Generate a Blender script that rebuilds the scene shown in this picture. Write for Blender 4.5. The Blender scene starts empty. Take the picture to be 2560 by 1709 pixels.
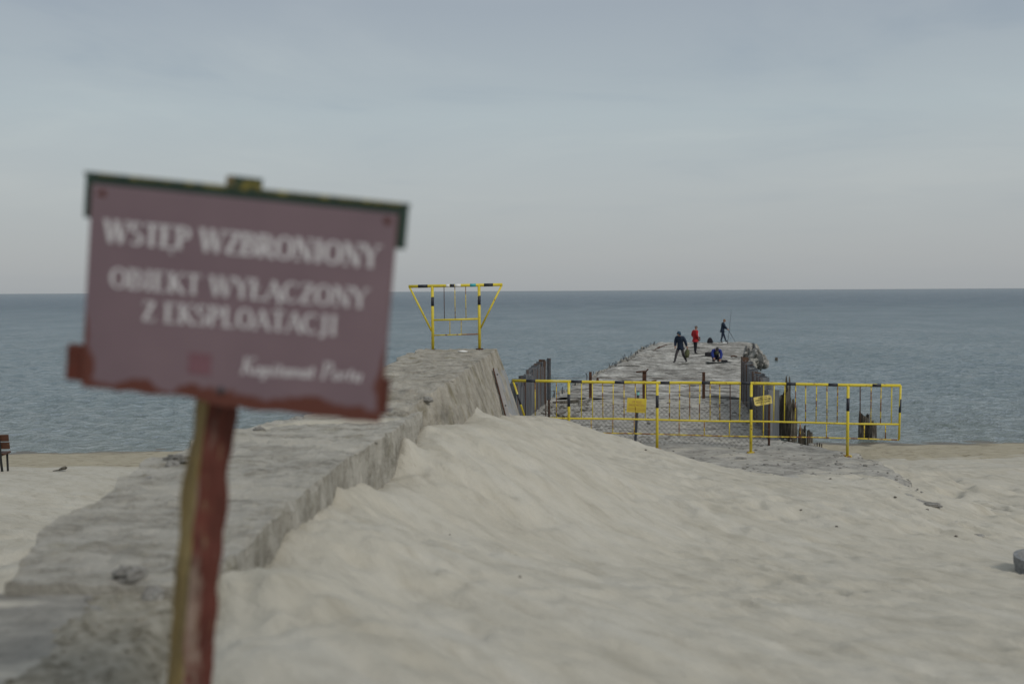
import bpy, bmesh, math, random
import numpy as np
from mathutils import Vector, Matrix

random.seed(7)
RNG = np.random.RandomState(11)
sc = bpy.context.scene
COL = sc.collection
R = math.radians

# ------------------------------------------------------------------ camera
CAMZ = 5.2                       # eye height above the sea (water at z = 0)
FPX = 2489.0                     # 35 mm lens on a 36 mm frame, in photo pixels (2560 wide)
PITCH = math.atan(127.5 / FPX)
ROLL = 14 / 2560.0
_F = Vector((0, math.cos(PITCH), -math.sin(PITCH)))
_r = Vector((1, 0, 0))
_u = _r.cross(_F)
_R = _r * math.cos(ROLL) - _u * math.sin(ROLL)
_U = _u * math.cos(ROLL) + _r * math.sin(ROLL)
cam_data = bpy.data.cameras.new('camera')
cam_data.lens = 35
cam_data.sensor_width = 36
cam_data.clip_start = 0.05
cam_data.clip_end = 60000
cam_data.dof.use_dof = True
cam_data.dof.focus_distance = 22
cam_data.dof.aperture_fstop = 1.45
cam = bpy.data.objects.new('camera', cam_data)
COL.objects.link(cam)
m = Matrix.Identity(4)
for i in range(3):
    m[i][0], m[i][1], m[i][2] = _R[i], _U[i], -_F[i]
m[2][3] = CAMZ
cam.matrix_world = m
sc.camera = cam


def at(px, py, Y):
    """a point of the place: photo pixel (2560 x 1709) at distance Y metres seaward"""
    d = _F + _R * ((px - 1280) / FPX) - _U * ((py - 854.5) / FPX)
    return Vector((d.x * Y / d.y, Y, CAMZ + d.z * Y / d.y))


# ------------------------------------------------------------------ world, sun, exposure
SUN_EL, SUN_AZ = R(42), R(140)      # azimuth measured clockwise from +Y (sea)
world = bpy.data.worlds.new('World')
sc.world = world
world.use_nodes = True
wn = world.node_tree
wn.nodes.clear()


def N(tree, typ, **kw):
    n = tree.nodes.new(typ)
    for k, v in kw.items():
        if k.startswith('i_'):
            n.inputs[int(k[2:]) if k[2:].isdigit() else k[2:].replace('_', ' ')].default_value = v
        else:
            setattr(n, k, v)
    return n


def L(tree, a, ao, b, bi):
    tree.links.new(a.outputs[ao], b.inputs[bi])


def ramp(tree, stops, interp='LINEAR'):
    n = tree.nodes.new('ShaderNodeValToRGB')
    cr = n.color_ramp
    cr.interpolation = interp
    while len(cr.elements) < len(stops):
        cr.elements.new(0.5)
    for e, (p, c) in zip(cr.elements, stops):
        e.position = p
        e.color = (*c, 1) if len(c) == 3 else c
    return n


w_out = N(wn, 'ShaderNodeOutputWorld')
w_bg = N(wn, 'ShaderNodeBackground')
w_bg.inputs['Strength'].default_value = 0.1
L(wn, w_bg, 0, w_out, 0)
w_sky = N(wn, 'ShaderNodeTexSky', sky_type='NISHITA', sun_disc=False, sun_elevation=SUN_EL,
          sun_rotation=SUN_AZ, air_density=1.2, dust_density=2.0, ozone_density=1.5)
w_tc = N(wn, 'ShaderNodeTexCoord')
w_sep = N(wn, 'ShaderNodeSeparateXYZ')
L(wn, w_tc, 'Generated', w_sep, 0)
# overcast veil: colour by height above the horizon (values are 10 x display radiance)
w_veil = ramp(wn, [(0.0, (.375, .395, .408)), (.03, (.405, .425, .435)), (.10, (.44, .475, .487)), (.17, (.43, .49, .515)),
                   (.27, (.355, .405, .455)), (.45, (.40, .445, .49)), (1.0, (.45, .49, .53))])
L(wn, w_sep, 2, w_veil, 0)
# clouds on a flat layer overhead
w_z = N(wn, 'ShaderNodeMath', operation='MAXIMUM')
L(wn, w_sep, 2, w_z, 0)
w_z.inputs[1].default_value = 0.0
w_za = N(wn, 'ShaderNodeMath', operation='ADD')
L(wn, w_z, 0, w_za, 0)
w_za.inputs[1].default_value = 0.07
w_dx = N(wn, 'ShaderNodeMath', operation='DIVIDE')
w_dy = N(wn, 'ShaderNodeMath', operation='DIVIDE')
L(wn, w_sep, 0, w_dx, 0); L(wn, w_za, 0, w_dx, 1)
L(wn, w_sep, 1, w_dy, 0); L(wn, w_za, 0, w_dy, 1)
w_cmb = N(wn, 'ShaderNodeCombineXYZ')
L(wn, w_dx, 0, w_cmb, 0); L(wn, w_dy, 0, w_cmb, 1)
w_n1 = N(wn, 'ShaderNodeTexNoise', i_Scale=0.62, i_Detail=8.0, i_Roughness=0.56, i_Distortion=0.5)
L(wn, w_cmb, 0, w_n1, 'Vector')
w_c1 = ramp(wn, [(.30, (.87, .895, .93)), (.5, (.99, .99, .99)), (.68, (1.08, 1.065, 1.04))], 'EASE')
L(wn, w_n1, 0, w_c1, 0)
w_mul = N(wn, 'ShaderNodeMixRGB', blend_type='MULTIPLY')
w_fade = N(wn, 'ShaderNodeMapRange', i_1=.045, i_2=.20, i_3=.10, i_4=1.0)
L(wn, w_sep, 2, w_fade, 0)
L(wn, w_fade, 0, w_mul, 0)
L(wn, w_veil, 0, w_mul, 1); L(wn, w_c1, 0, w_mul, 2)
w_x10 = N(wn, 'ShaderNodeMixRGB', blend_type='MULTIPLY')
w_x10.inputs[0].default_value = 1
w_x10.inputs[2].default_value = (10, 10, 10, 1)
L(wn, w_mul, 0, w_x10, 1)
w_mix = N(wn, 'ShaderNodeMixRGB', blend_type='MIX')
w_mix.inputs[0].default_value = 0.93
L(wn, w_sky, 0, w_mix, 1); L(wn, w_x10, 0, w_mix, 2)
L(wn, w_mix, 0, w_bg, 0)

sun_d = bpy.data.lights.new('sun', 'SUN')
sun_d.energy = 1.5
sun_d.angle = R(15)
sun_d.color = (1, .955, .88)
sun = bpy.data.objects.new('sun', sun_d)
COL.objects.link(sun)
sd = Vector((math.sin(SUN_AZ) * math.cos(SUN_EL), math.cos(SUN_AZ) * math.cos(SUN_EL), math.sin(SUN_EL)))
sun.rotation_euler = sd.to_track_quat('Z', 'Y').to_euler()
sun.location = (0, 0, 60)

sc.view_settings.view_transform = 'Standard'
sc.view_settings.look = 'None'
sc.view_settings.exposure = 0.0
sc.view_settings.gamma = 1.0
sc.view_settings.use_curve_mapping = False
sc.render.engine = 'CYCLES'
sc.cycles.use_denoising = True
sc.cycles.max_bounces = 6


# ------------------------------------------------------------------ noise in numpy
def _hash(ix, iy, seed):
    h = (ix.astype(np.int64) * 374761393 + iy.astype(np.int64) * 668265263 + seed * 1442695041) & 0xffffffff
    h = ((h ^ (h >> 13)) * 1274126177) & 0xffffffff
    h = ((h ^ (h >> 16)) * 2246822519) & 0xffffffff
    return (h ^ (h >> 15)) & 0xffffffff


def perlin(x, y, seed=0):
    x, y = np.broadcast_arrays(np.asarray(x, float), np.asarray(y, float))
    ix, iy = np.floor(x), np.floor(y)
    fx, fy = x - ix, y - iy
    ux, uy = fx * fx * fx * (fx * (fx * 6 - 15) + 10), fy * fy * fy * (fy * (fy * 6 - 15) + 10)

    def g(dx, dy):
        a = _hash(ix + dx, iy + dy, seed) / 4294967296.0 * 2 * np.pi
        return np.cos(a) * (fx - dx) + np.sin(a) * (fy - dy)
    a, b, c, d = g(0, 0), g(1, 0), g(0, 1), g(1, 1)
    return ((a + (b - a) * ux) * (1 - uy) + (c + (d - c) * ux) * uy) * 1.5


def fbm(x, y, seed=0, oct=4, gain=.5):
    s, a, f = 0, 1.0, 1.0
    for o in range(oct):
        s = s + a * perlin(x * f, y * f, seed + o * 17)
        a *= gain
        f *= 2.03
    return s


def sstep(a, b, x):
    t = np.clip((x - a) / (b - a), 0, 1)
    return t * t * (3 - 2 * t)


# ------------------------------------------------------------------ object helpers
def link(o, parent=None):
    COL.objects.link(o)
    if parent is not None:
        o.parent = parent
    return o


def tag(o, label=None, cat=None, group=None, kind=None):
    if label: o['label'] = label
    if cat: o['category'] = cat
    if group: o['group'] = group
    if kind: o['kind'] = kind
    return o


def empty(name, loc=(0, 0, 0), label=None, cat=None, group=None):
    o = bpy.data.objects.new(name, None)
    o.empty_display_size = .1
    o.location = loc
    link(o)
    return tag(o, label, cat, group)


class MB:
    """collects shapes into one mesh"""

    def __init__(s):
        s.v, s.f, s.mi = [], [], []
        s.cur = 0

    def add(s, vs, fs):
        b = len(s.v)
        s.v += [tuple(p) for p in vs]
        s.f += [tuple(i + b for i in f) for f in fs]
        s.mi += [s.cur] * len(fs)

    def box(s, c, size, M=None):
        hx, hy, hz = size[0] / 2, size[1] / 2, size[2] / 2
        vs = [Vector((x * hx, y * hy, z * hz)) for x in (-1, 1) for y in (-1, 1) for z in (-1, 1)]
        if M is not None:
            vs = [M @ p for p in vs]
        c = Vector(c)
        s.add([p + c for p in vs], [(0, 1, 3, 2), (4, 6, 7, 5), (0, 4, 5, 1), (2, 3, 7, 6), (0, 2, 6, 4), (1, 5, 7, 3)])

    def tube(s, pts, r, n=10, cap=True):
        pts = [Vector(p) for p in pts]
        rs = r if isinstance(r, (list, tuple)) else [r] * len(pts)
        vs, fs = [], []
        prev = None
        for i, p in enumerate(pts):
            t = (pts[min(i + 1, len(pts) - 1)] - pts[max(i - 1, 0)]).normalized()
            if prev is None:
                a = Vector((0, 0, 1)) if abs(t.z) < .9 else Vector((1, 0, 0))
                x = t.cross(a).normalized()
            else:
                x = (prev - t * prev.dot(t)).normalized()
            prev = x
            y = t.cross(x)
            for k in range(n):
                a = 2 * math.pi * k / n
                vs.append(p + (x * math.cos(a) + y * math.sin(a)) * rs[i])
        for i in range(len(pts) - 1):
            for k in range(n):
                k2 = (k + 1) % n
                fs.append((i * n + k, i * n + k2, (i + 1) * n + k2, (i + 1) * n + k))
        if cap:
            fs.append(tuple(range(n - 1, -1, -1)))
            fs.append(tuple((len(pts) - 1) * n + k for k in range(n)))
        s.add(vs, fs)

    def grid(s, P, flip=False, wrap=False):
        """P: array (n, m, 3)"""
        n, m_ = P.shape[:2]
        fs = []
        mm = m_ if wrap else m_ - 1
        for i in range(n - 1):
            for j in range(mm):
                j2 = (j + 1) % m_
                q = (i * m_ + j, i * m_ + j2, (i + 1) * m_ + j2, (i + 1) * m_ + j)
                fs.append(q[::-1] if flip else q)
        s.add(P.reshape(-1, 3).tolist(), fs)

    def blob(s, c, rad, seed=0, rough=.2, n=10, M=None, flat=0):
        """an uneven lump"""
        rad = rad if hasattr(rad, '__len__') else (rad,) * 3
        th = np.linspace(0, np.pi, n // 2 + 2)[:, None]
        ph = np.linspace(0, 2 * np.pi, n, endpoint=False)[None]
        d = np.stack([np.sin(th) * np.cos(ph), np.sin(th) * np.sin(ph), np.cos(th) + 0 * ph], -1)
        k = 1 + rough * 1.4 * (perlin(d[..., 0] * 1.7 + seed * 3.1, d[..., 1] * 1.7 + d[..., 2] * 2.3 + seed, seed))
        k += rough * .7 * perlin(d[..., 0] * 4 + seed, d[..., 1] * 4 + d[..., 2] * 5, seed + 5)
        k[0] = k[0].mean(); k[-1] = k[-1].mean()
        P = d * k[..., None] * np.array(rad)
        if M is not None:
            P = P @ np.array(M.to_3x3()).T
        s.grid(P + np.array(c), wrap=True, flip=True)

    def build(s, name, mat, parent=None, smooth=False, bevel=0):
        me = bpy.data.meshes.new(name)
        me.from_pydata(s.v, [], s.f)
        for mm in (mat if isinstance(mat, (list, tuple)) else [mat]):
            me.materials.append(mm)
        if len(set(s.mi)) > 1:
            me.polygons.foreach_set('material_index', s.mi)
        if smooth:
            me.polygons.foreach_set('use_smooth', [True] * len(me.polygons))
        me.update()
        o = link(bpy.data.objects.new(name, me), parent)
        if bevel:
            b = o.modifiers.new('bevel', 'BEVEL')
            b.width = bevel
            b.segments = 2
            b.limit_method = 'ANGLE'
        return o


def mesh_np(name, V, Fq, mat, parent=None, smooth=True):
    me = bpy.data.meshes.new(name)
    V = np.asarray(V, np.float32).reshape(-1, 3)
    Fq = np.asarray(Fq, np.int32).reshape(-1, 4)
    me.vertices.add(len(V))
    me.vertices.foreach_set('co', V.ravel())
    me.loops.add(len(Fq) * 4)
    me.loops.foreach_set('vertex_index', Fq.ravel())
    me.polygons.add(len(Fq))
    me.polygons.foreach_set('loop_start', np.arange(len(Fq), dtype=np.int32) * 4)
    me.update(calc_edges=True)
    if smooth:
        me.polygons.foreach_set('use_smooth', np.ones(len(Fq), bool))
    me.materials.append(mat)
    me.validate()
    return link(bpy.data.objects.new(name, me), parent)


def grid_faces(n, m_):
    i, j = np.meshgrid(np.arange(n - 1), np.arange(m_ - 1), indexing='ij')
    a = i * m_ + j
    return np.stack([a, a + 1, a + m_ + 1, a + m_], -1)


# ------------------------------------------------------------------ materials
MATS = {}


def mat(name, stops, scale=4.0, detail=5.0, rough=.85, bump=0.0, bscale=None, stretch=(1, 1, 1), space='world',
        spots=None, metallic=0.0, spec=.35, dist=0.0, bdist=.02, over=None):
    """procedural noise material. stops: colour ramp over noise; spots: (scale, lo, hi, colour) laid over it"""
    if name in MATS:
        return MATS[name]
    M = bpy.data.materials.new(name)
    M.use_nodes = True
    t = M.node_tree
    b = t.nodes['Principled BSDF']
    b.inputs['Roughness'].default_value = rough
    b.inputs['Metallic'].default_value = metallic
    b.inputs['Specular IOR Level'].default_value = spec
    if space == 'world':
        g = N(t, 'ShaderNodeNewGeometry'); go = 'Position'
    else:
        g = N(t, 'ShaderNodeTexCoord'); go = 'Object'
    mp = N(t, 'ShaderNodeMapping')
    mp.inputs['Scale'].default_value = stretch
    L(t, g, go, mp, 'Vector')
    n = N(t, 'ShaderNodeTexNoise', i_Scale=scale, i_Detail=detail, i_Roughness=.6, i_Distortion=dist)
    L(t, mp, 0, n, 'Vector')
    r = ramp(t, stops)
    L(t, n, 0, r, 0)
    last = (r, 0)
    for sp in ([spots] if isinstance(spots, tuple) else (spots or [])):
        s_, lo, hi, c = sp[:4]
        n2 = N(t, 'ShaderNodeTexNoise', i_Scale=s_, i_Detail=4.0, i_Roughness=.65)
        L(t, mp, 0, n2, 'Vector')
        mr = N(t, 'ShaderNodeMapRange', i_1=lo, i_2=hi)
        L(t, n2, 0, mr, 0)
        mx = N(t, 'ShaderNodeMixRGB')
        L(t, mr, 0, mx, 0)
        t.links.new(last[0].outputs[last[1]], mx.inputs[1])
        mx.inputs[2].default_value = (*c, 1)
        last = (mx, 0)
    t.links.new(last[0].outputs[last[1]], b.inputs['Base Color'])
    if bump:
        nb = N(t, 'ShaderNodeTexNoise', i_Scale=bscale or scale * 4, i_Detail=6.0, i_Roughness=.65)
        L(t, mp, 0, nb, 'Vector')
        bp = N(t, 'ShaderNodeBump')
        bp.inputs['Strength'].default_value = bump
        bp.inputs['Distance'].default_value = bdist
        L(t, nb, 0, bp, 'Height')
        L(t, bp, 0, b, 'Normal')
    MATS[name] = M
    return M


def plain(name, c, rough=.7, var=.12, scale=9.0, bump=.15, metallic=0.0, spec=.35, space='object'):
    lo = tuple(x * (1 - var) for x in c)
    hi = tuple(min(1, x * (1 + var)) for x in c)
    return mat(name, [(.3, lo), (.7, hi)], scale=scale, rough=rough, bump=bump, bscale=scale * 5, metallic=metallic, spec=spec,
               space=space, bdist=.004)


# --- sand: dry pale sand, coarse damp shelly sand towards the water line
def sand_material():
    M = bpy.data.materials.new('sand')
    M.use_nodes = True
    t = M.node_tree
    b = t.nodes['Principled BSDF']
    b.inputs['Specular IOR Level'].default_value = .2
    g = N(t, 'ShaderNodeNewGeometry')
    sep = N(t, 'ShaderNodeSeparateXYZ')
    L(t, g, 'Position', sep, 0)
    n1 = N(t, 'ShaderNodeTexNoise', i_Scale=.9, i_Detail=6.0, i_Roughness=.6)
    mp = N(t, 'ShaderNodeMapping')
    wind = N(t, 'ShaderNodeMapping')
    wind.inputs['Rotation'].default_value = (0, 0, R(-38))
    L(t, g, 'Position', wind, 'Vector')
    mp.inputs['Scale'].default_value = (2.6, .8, 1)
    L(t, wind, 0, mp, 'Vector')
    L(t, mp, 0, n1, 'Vector')
    r1 = ramp(t, [(.28, (.415, .384, .313)), (.5, (.468, .438, .366)), (.72, (.495, .470, .405))])
    L(t, n1, 0, r1, 0)
    mps = N(t, 'ShaderNodeMapping')
    mps.inputs['Scale'].default_value = (6.0, 2.5, 1)
    L(t, wind, 0, mps, 'Vector')
    ns = N(t, 'ShaderNodeTexNoise', i_Scale=1.0, i_Detail=5.0, i_Roughness=.6, i_Distortion=.3)
    L(t, mps, 0, ns, 'Vector')
    rs = ramp(t, [(.30, (.84, .83, .815)), (.47, (.98, .98, .98)), (.70, (1.04, 1.04, 1.05))])
    L(t, ns, 0, rs, 0)
    xs_ = N(t, 'ShaderNodeMixRGB', blend_type='MULTIPLY')
    xs_.inputs[0].default_value = 1
    L(t, r1, 0, xs_, 1); L(t, rs, 0, xs_, 2)
    r1 = xs_
    # scattered darker grains and shell grit
    n2 = N(t, 'ShaderNodeTexNoise', i_Scale=26, i_Detail=5.0, i_Roughness=.7)
    L(t, g, 'Position', n2, 'Vector')
    m2 = N(t, 'ShaderNodeMapRange', i_1=.60, i_2=.78, i_3=0.0, i_4=.35)
    L(t, n2, 0, m2, 0)
    x2 = N(t, 'ShaderNodeMixRGB')
    L(t, m2, 0, x2, 0); L(t, r1, 0, x2, 1)
    x2.inputs[2].default_value = (.33, .30, .24, 1)
    # damp sand low on the beach
    n3 = N(t, 'ShaderNodeTexNoise', i_Scale=.35, i_Detail=5.0)
    L(t, g, 'Position', n3, 'Vector')
    a = N(t, 'ShaderNodeMath', operation='MULTIPLY_ADD')
    L(t, n3, 0, a, 0)
    a.inputs[1].default_value = .26
    L(t, sep, 2, a, 2)
    wet = N(t, 'ShaderNodeMapRange', i_1=.72, i_2=.665, i_3=0.0, i_4=1.0)
    L(t, a, 0, wet, 0)
    n4 = N(t, 'ShaderNodeTexNoise', i_Scale=3.2, i_Detail=6.0, i_Roughness=.7)
    mp4 = N(t, 'ShaderNodeMapping')
    mp4.inputs['Scale'].default_value = (.8, 1.6, 1)
    L(t, g, 'Position', mp4, 'Vector'); L(t, mp4, 0, n4, 'Vector')
    r4 = ramp(t, [(.34, (.19, .162, .115)), (.44, (.345, .305, .222)), (.7, (.42, .38, .29))])
    L(t, n4, 0, r4, 0)
    x4 = N(t, 'ShaderNodeMixRGB')
    L(t, wet, 0, x4, 0); L(t, x2, 0, x4, 1); L(t, r4, 0, x4, 2)
    # swash line
    sw = N(t, 'ShaderNodeMapRange', i_1=.20, i_2=.15, i_3=0.0, i_4=1.0)
    L(t, a, 0, sw, 0)
    x5 = N(t, 'ShaderNodeMixRGB')
    L(t, sw, 0, x5, 0); L(t, x4, 0, x5, 1)
    x5.inputs[2].default_value = (.13, .115, .09, 1)
    L(t, x5, 0, b, 'Base Color')
    rr = N(t, 'ShaderNodeMapRange', i_1=0.0, i_2=1.0, i_3=.95, i_4=.45)
    L(t, sw, 0, rr, 0); L(t, rr, 0, b, 'Roughness')
    nb = N(t, 'ShaderNodeTexNoise', i_Scale=7, i_Detail=7.0, i_Roughness=.62)
    L(t, mp, 0, nb, 'Vector')
    bp = N(t, 'ShaderNodeBump')
    bp.inputs['Strength'].default_value = .7
    bp.inputs['Distance'].default_value = .04
    L(t, nb, 0, bp, 'Height'); L(t, bp, 0, b, 'Normal')
    return M


# --- concrete with drifted sand
def concrete_material(name, dark, mid, pale, sandiness=.5, lines=0.0, scale=2.2, ang=0.0, moss=0.0, bump=.6, streak=0, patch=0, pits=.75, speck=0):
    M = bpy.data.materials.new(name)
    M.use_nodes = True
    t = M.node_tree
    b = t.nodes['Principled BSDF']
    b.inputs['Specular IOR Level'].default_value = .25
    b.inputs['Roughness'].default_value = .92
    g = N(t, 'ShaderNodeNewGeometry')
    mp = N(t, 'ShaderNodeMapping')
    mp.inputs['Rotation'].default_value = (0, 0, ang)
    L(t, g, 'Position', mp, 'Vector')
    n1 = N(t, 'ShaderNodeTexNoise', i_Scale=scale, i_Detail=9.0, i_Roughness=.68)
    L(t, mp, 0, n1, 'Vector')
    r1 = ramp(t, [(.30, dark), (.48, mid), (.66, pale)])
    L(t, n1, 0, r1, 0)
    last = r1
    # pitted aggregate
    n2 = N(t, 'ShaderNodeTexNoise', i_Scale=scale * 11, i_Detail=5.0, i_Roughness=.7)
    L(t, mp, 0, n2, 'Vector')
    m2 = N(t, 'ShaderNodeMapRange', i_1=.56, i_2=.70, i_3=0.0, i_4=pits)
    L(t, n2, 0, m2, 0)
    x2 = N(t, 'ShaderNodeMixRGB')
    L(t, m2, 0, x2, 0); L(t, last, 0, x2, 1)
    x2.inputs[2].default_value = (*[c * .45 for c in dark], 1)
    last = x2
    hsrc = n1
    if lines:
        # board-marked ribs across the pier
        mp2 = N(t, 'ShaderNodeMapping')
        mp2.inputs['Scale'].default_value = (.22, 4.6, 1)
        L(t, mp, 0, mp2, 'Vector')
        n3 = N(t, 'ShaderNodeTexNoise', i_Scale=1.0, i_Detail=4.0, i_Roughness=.6, i_Distortion=.15)
        L(t, mp2, 0, n3, 'Vector')
        m3 = N(t, 'ShaderNodeMapRange', i_1=.545, i_2=.60, i_3=0.0, i_4=lines)
        L(t, n3, 0, m3, 0)
        x3 = N(t, 'ShaderNodeMixRGB')
        L(t, m3, 0, x3, 0); L(t, last, 0, x3, 1)
        x3.inputs[2].default_value = (.06, .056, .048, 1)
        last = x3
    if patch:
        mp7 = N(t, 'ShaderNodeMapping')
        mp7.inputs['Scale'].default_value = (.35, 1.5, 1)
        L(t, mp, 0, mp7, 'Vector')
        n7 = N(t, 'ShaderNodeTexNoise', i_Scale=1.0, i_Detail=6.0, i_Roughness=.7)
        L(t, mp7, 0, n7, 'Vector')
        m7 = N(t, 'ShaderNodeMapRange', i_1=.53, i_2=.63, i_3=0.0, i_4=patch)
        L(t, n7, 0, m7, 0)
        x7 = N(t, 'ShaderNodeMixRGB')
        L(t, m7, 0, x7, 0); L(t, last, 0, x7, 1)
        x7.inputs[2].default_value = (.135, .128, .112, 1)
        last = x7
    if streak:
        mp5 = N(t, 'ShaderNodeMapping')
        mp5.inputs['Scale'].default_value = (5, 5, .5)
        L(t, g, 'Position', mp5, 'Vector')
        n5 = N(t, 'ShaderNodeTexNoise', i_Scale=1.0, i_Detail=5.0, i_Roughness=.65)
        L(t, mp5, 0, n5, 'Vector')
        m5 = N(t, 'ShaderNodeMapRange', i_1=.52, i_2=.68, i_3=0.0, i_4=streak)
        L(t, n5, 0, m5, 0)
        x5 = N(t, 'ShaderNodeMixRGB')
        L(t, m5, 0, x5, 0); L(t, last, 0, x5, 1)
        x5.inputs[2].default_value = (.10, .10, .09, 1)
        last = x5
    if moss:
        n6 = N(t, 'ShaderNodeTexNoise', i_Scale=3.1, i_Detail=5.0)
        L(t, g, 'Position', n6, 'Vector')
        m6 = N(t, 'ShaderNodeMapRange', i_1=.56, i_2=.70, i_3=0.0, i_4=moss)
        L(t, n6, 0, m6, 0)
        x6 = N(t, 'ShaderNodeMixRGB')
        L(t, m6, 0, x6, 0); L(t, last, 0, x6, 1)
        x6.inputs[2].default_value = (.15, .13, .055, 1)
        last = x6
    if sandiness:
        mp4 = N(t, 'ShaderNodeMapping')
        mp4.inputs['Scale'].default_value = (.7, 2.1, .3)
        L(t, mp, 0, mp4, 'Vector')
        n4 = N(t, 'ShaderNodeTexNoise', i_Scale=1.3, i_Detail=7.0, i_Roughness=.62)
        L(t, mp4, 0, n4, 'Vector')
        m4 = N(t, 'ShaderNodeMapRange', i_1=.66 - .25 * sandiness, i_2=.74 - .22 * sandiness, i_3=0.0, i_4=.92)
        L(t, n4, 0, m4, 0)
        # only lies on upward faces
        sn = N(t, 'ShaderNodeSeparateXYZ')
        L(t, g, 'Normal', sn, 0)
        up = N(t, 'ShaderNodeMapRange', i_1=.75, i_2=.93)
        L(t, sn, 2, up, 0)
        mu = N(t, 'ShaderNodeMath', operation='MULTIPLY')
        L(t, m4, 0, mu, 0); L(t, up, 0, mu, 1)
        x4 = N(t, 'ShaderNodeMixRGB')
        L(t, mu, 0, x4, 0); L(t, last, 0, x4, 1)
        x4.inputs[2].default_value = (.47, .44, .375, 1)
        last = x4
    if speck:
        mp8 = N(t, 'ShaderNodeMapping')
        mp8.inputs['Scale'].default_value = (3.2, 8.0, 5)
        L(t, mp, 0, mp8, 'Vector')
        n8 = N(t, 'ShaderNodeTexNoise', i_Scale=1.0, i_Detail=7.0, i_Roughness=.72)
        L(t, mp8, 0, n8, 'Vector')
        m8 = N(t, 'ShaderNodeMapRange', i_1=.46, i_2=.58, i_3=0.0, i_4=speck)
        L(t, n8, 0, m8, 0)
        x8 = N(t, 'ShaderNodeMixRGB')
        L(t, m8, 0, x8, 0); L(t, last, 0, x8, 1)
        x8.inputs[2].default_value = (.50, .475, .42, 1)
        last = x8
    L(t, last, 0, b, 'Base Color')
    nb = N(t, 'ShaderNodeTexNoise', i_Scale=scale * 9, i_Detail=8.0, i_Roughness=.7)
    L(t, mp, 0, nb, 'Vector')
    bp = N(t, 'ShaderNodeBump')
    bp.inputs['Strength'].default_value = bump
    bp.inputs['Distance'].default_value = .03
    L(t, nb, 0, bp, 'Height'); L(t, bp, 0, b, 'Normal')
    return M


SAND = sand_material()
CONC_WALL = concrete_material('weathered_concrete', (.185, .172, .142), (.33, .308, .262), (.48, .455, .40), .60, moss=.35, streak=.15, scale=3.0, bump=1.0, speck=.62)
CONC_BLOCK = concrete_material('stained_block_concrete', (.20, .18, .145), (.335, .305, .25), (.47, .435, .37), .15, moss=.6, streak=.5, scale=4.0, bump=1.0, speck=.3)
CONC_SMOOTH = concrete_material('smooth_slab_concrete', (.165, .158, .14), (.225, .216, .193), (.29, .28, .25), .3, scale=2.2, bump=.5, speck=.25)
CONC_APRON = concrete_material('rubbly_apron_concrete', (.14, .134, .12), (.285, .272, .245), (.43, .415, .375), .50, scale=2.4, bump=.9, patch=.25, pits=.5, speck=.45)
CONC_DECK = concrete_material('board_marked_deck_concrete', (.13, .124, .11), (.295, .285, .262), (.50, .49, .455), 0, lines=.9, scale=1.1, ang=R(13), bump=.9, patch=.7)
CONC_EDGE = concrete_material('crumbling_edge_concrete', (.15, .14, .12), (.30, .285, .25), (.44, .425, .385), 0, scale=2.0, bump=1.0, streak=.5)
RUBBLE = concrete_material('rubble_concrete', (.13, .125, .11), (.25, .24, .22), (.40, .39, .36), .1, scale=4.0, bump=.8)
YELLOW = mat('yellow_paint', [(.3, (.53, .42, .03)), (.7, (.66, .535, .045))], scale=6, rough=.5, bump=.12, bscale=60, bdist=.003,
             spots=[(23, .61, .68, (.20, .075, .02)), (3.1, .60, .72, (.60, .52, .16))], spec=.4)
YELLOW_RUST = mat('rust_eaten_yellow_paint', [(.3, (.56, .43, .04)), (.7, (.70, .55, .05))], scale=6, rough=.65, bump=.2, bscale=60, bdist=.003,
                  stretch=(1, 1, 1), spots=[(9, .46, .56, (.19, .075, .025)), (40, .58, .68, (.10, .045, .02))])
BLACKBAND = plain('black_band_paint', (.022, .024, .032), rough=.5, space='world')
RUST = mat('rust', [(.3, (.035, .019, .013)), (.55, (.075, .036, .022)), (.75, (.13, .066, .036))], scale=14, rough=.9, bump=.4, bscale=70, bdist=.006)
DARKSTEEL = mat('dark_steel', [(.3, (.03, .032, .036)), (.7, (.075, .078, .085))], scale=8, rough=.6, bump=.2, bdist=.005, spots=[(5, .60, .72, (.12, .06, .03))])
PILESTEEL = mat('sheet_pile_steel', [(.3, (.040, .044, .052)), (.55, (.11, .12, .132)), (.75, (.24, .245, .25))], scale=2.2, rough=.55, bump=.3, bdist=.01,
                stretch=(3, 3, .4), spots=[(1.6, .55, .70, (.13, .06, .03))])
PILERUST = mat('rusty_sheet_pile_steel', [(.3, (.045, .03, .024)), (.6, (.095, .055, .036)), (.8, (.14, .125, .115))], scale=2.6, rough=.85, bump=.3, bdist=.01,
               stretch=(2, 2, .5))
OLDWOOD = mat('sea_worn_timber', [(.3, (.026, .023, .019)), (.5, (.075, .067, .054)), (.7, (.24, .22, .18))], scale=3.0, rough=.95, bump=.8, bdist=.02,
              stretch=(9, 9, .8))
SIGN_GREEN = mat('dark_green_paint', [(.3, (.014, .030, .024)), (.7, (.032, .058, .044))], scale=9, rough=.75, bump=.3, bdist=.004, space='object')
SIGN_LICHEN = mat('lichened_green_timber', [(.40, (.025, .05, .038)), (.5, (.10, .09, .03)), (.62, (.30, .25, .05))], scale=28, rough=.9, bump=.5,
                  bdist=.006, space='object')
SIGN_RED = mat('red_paint', [(.3, (.060, .016, .010)), (.7, (.115, .027, .016))], scale=8, rough=.7, bump=.3, bdist=.004, space='object',
               spots=[(14, .60, .72, (.07, .035, .025))])
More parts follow.
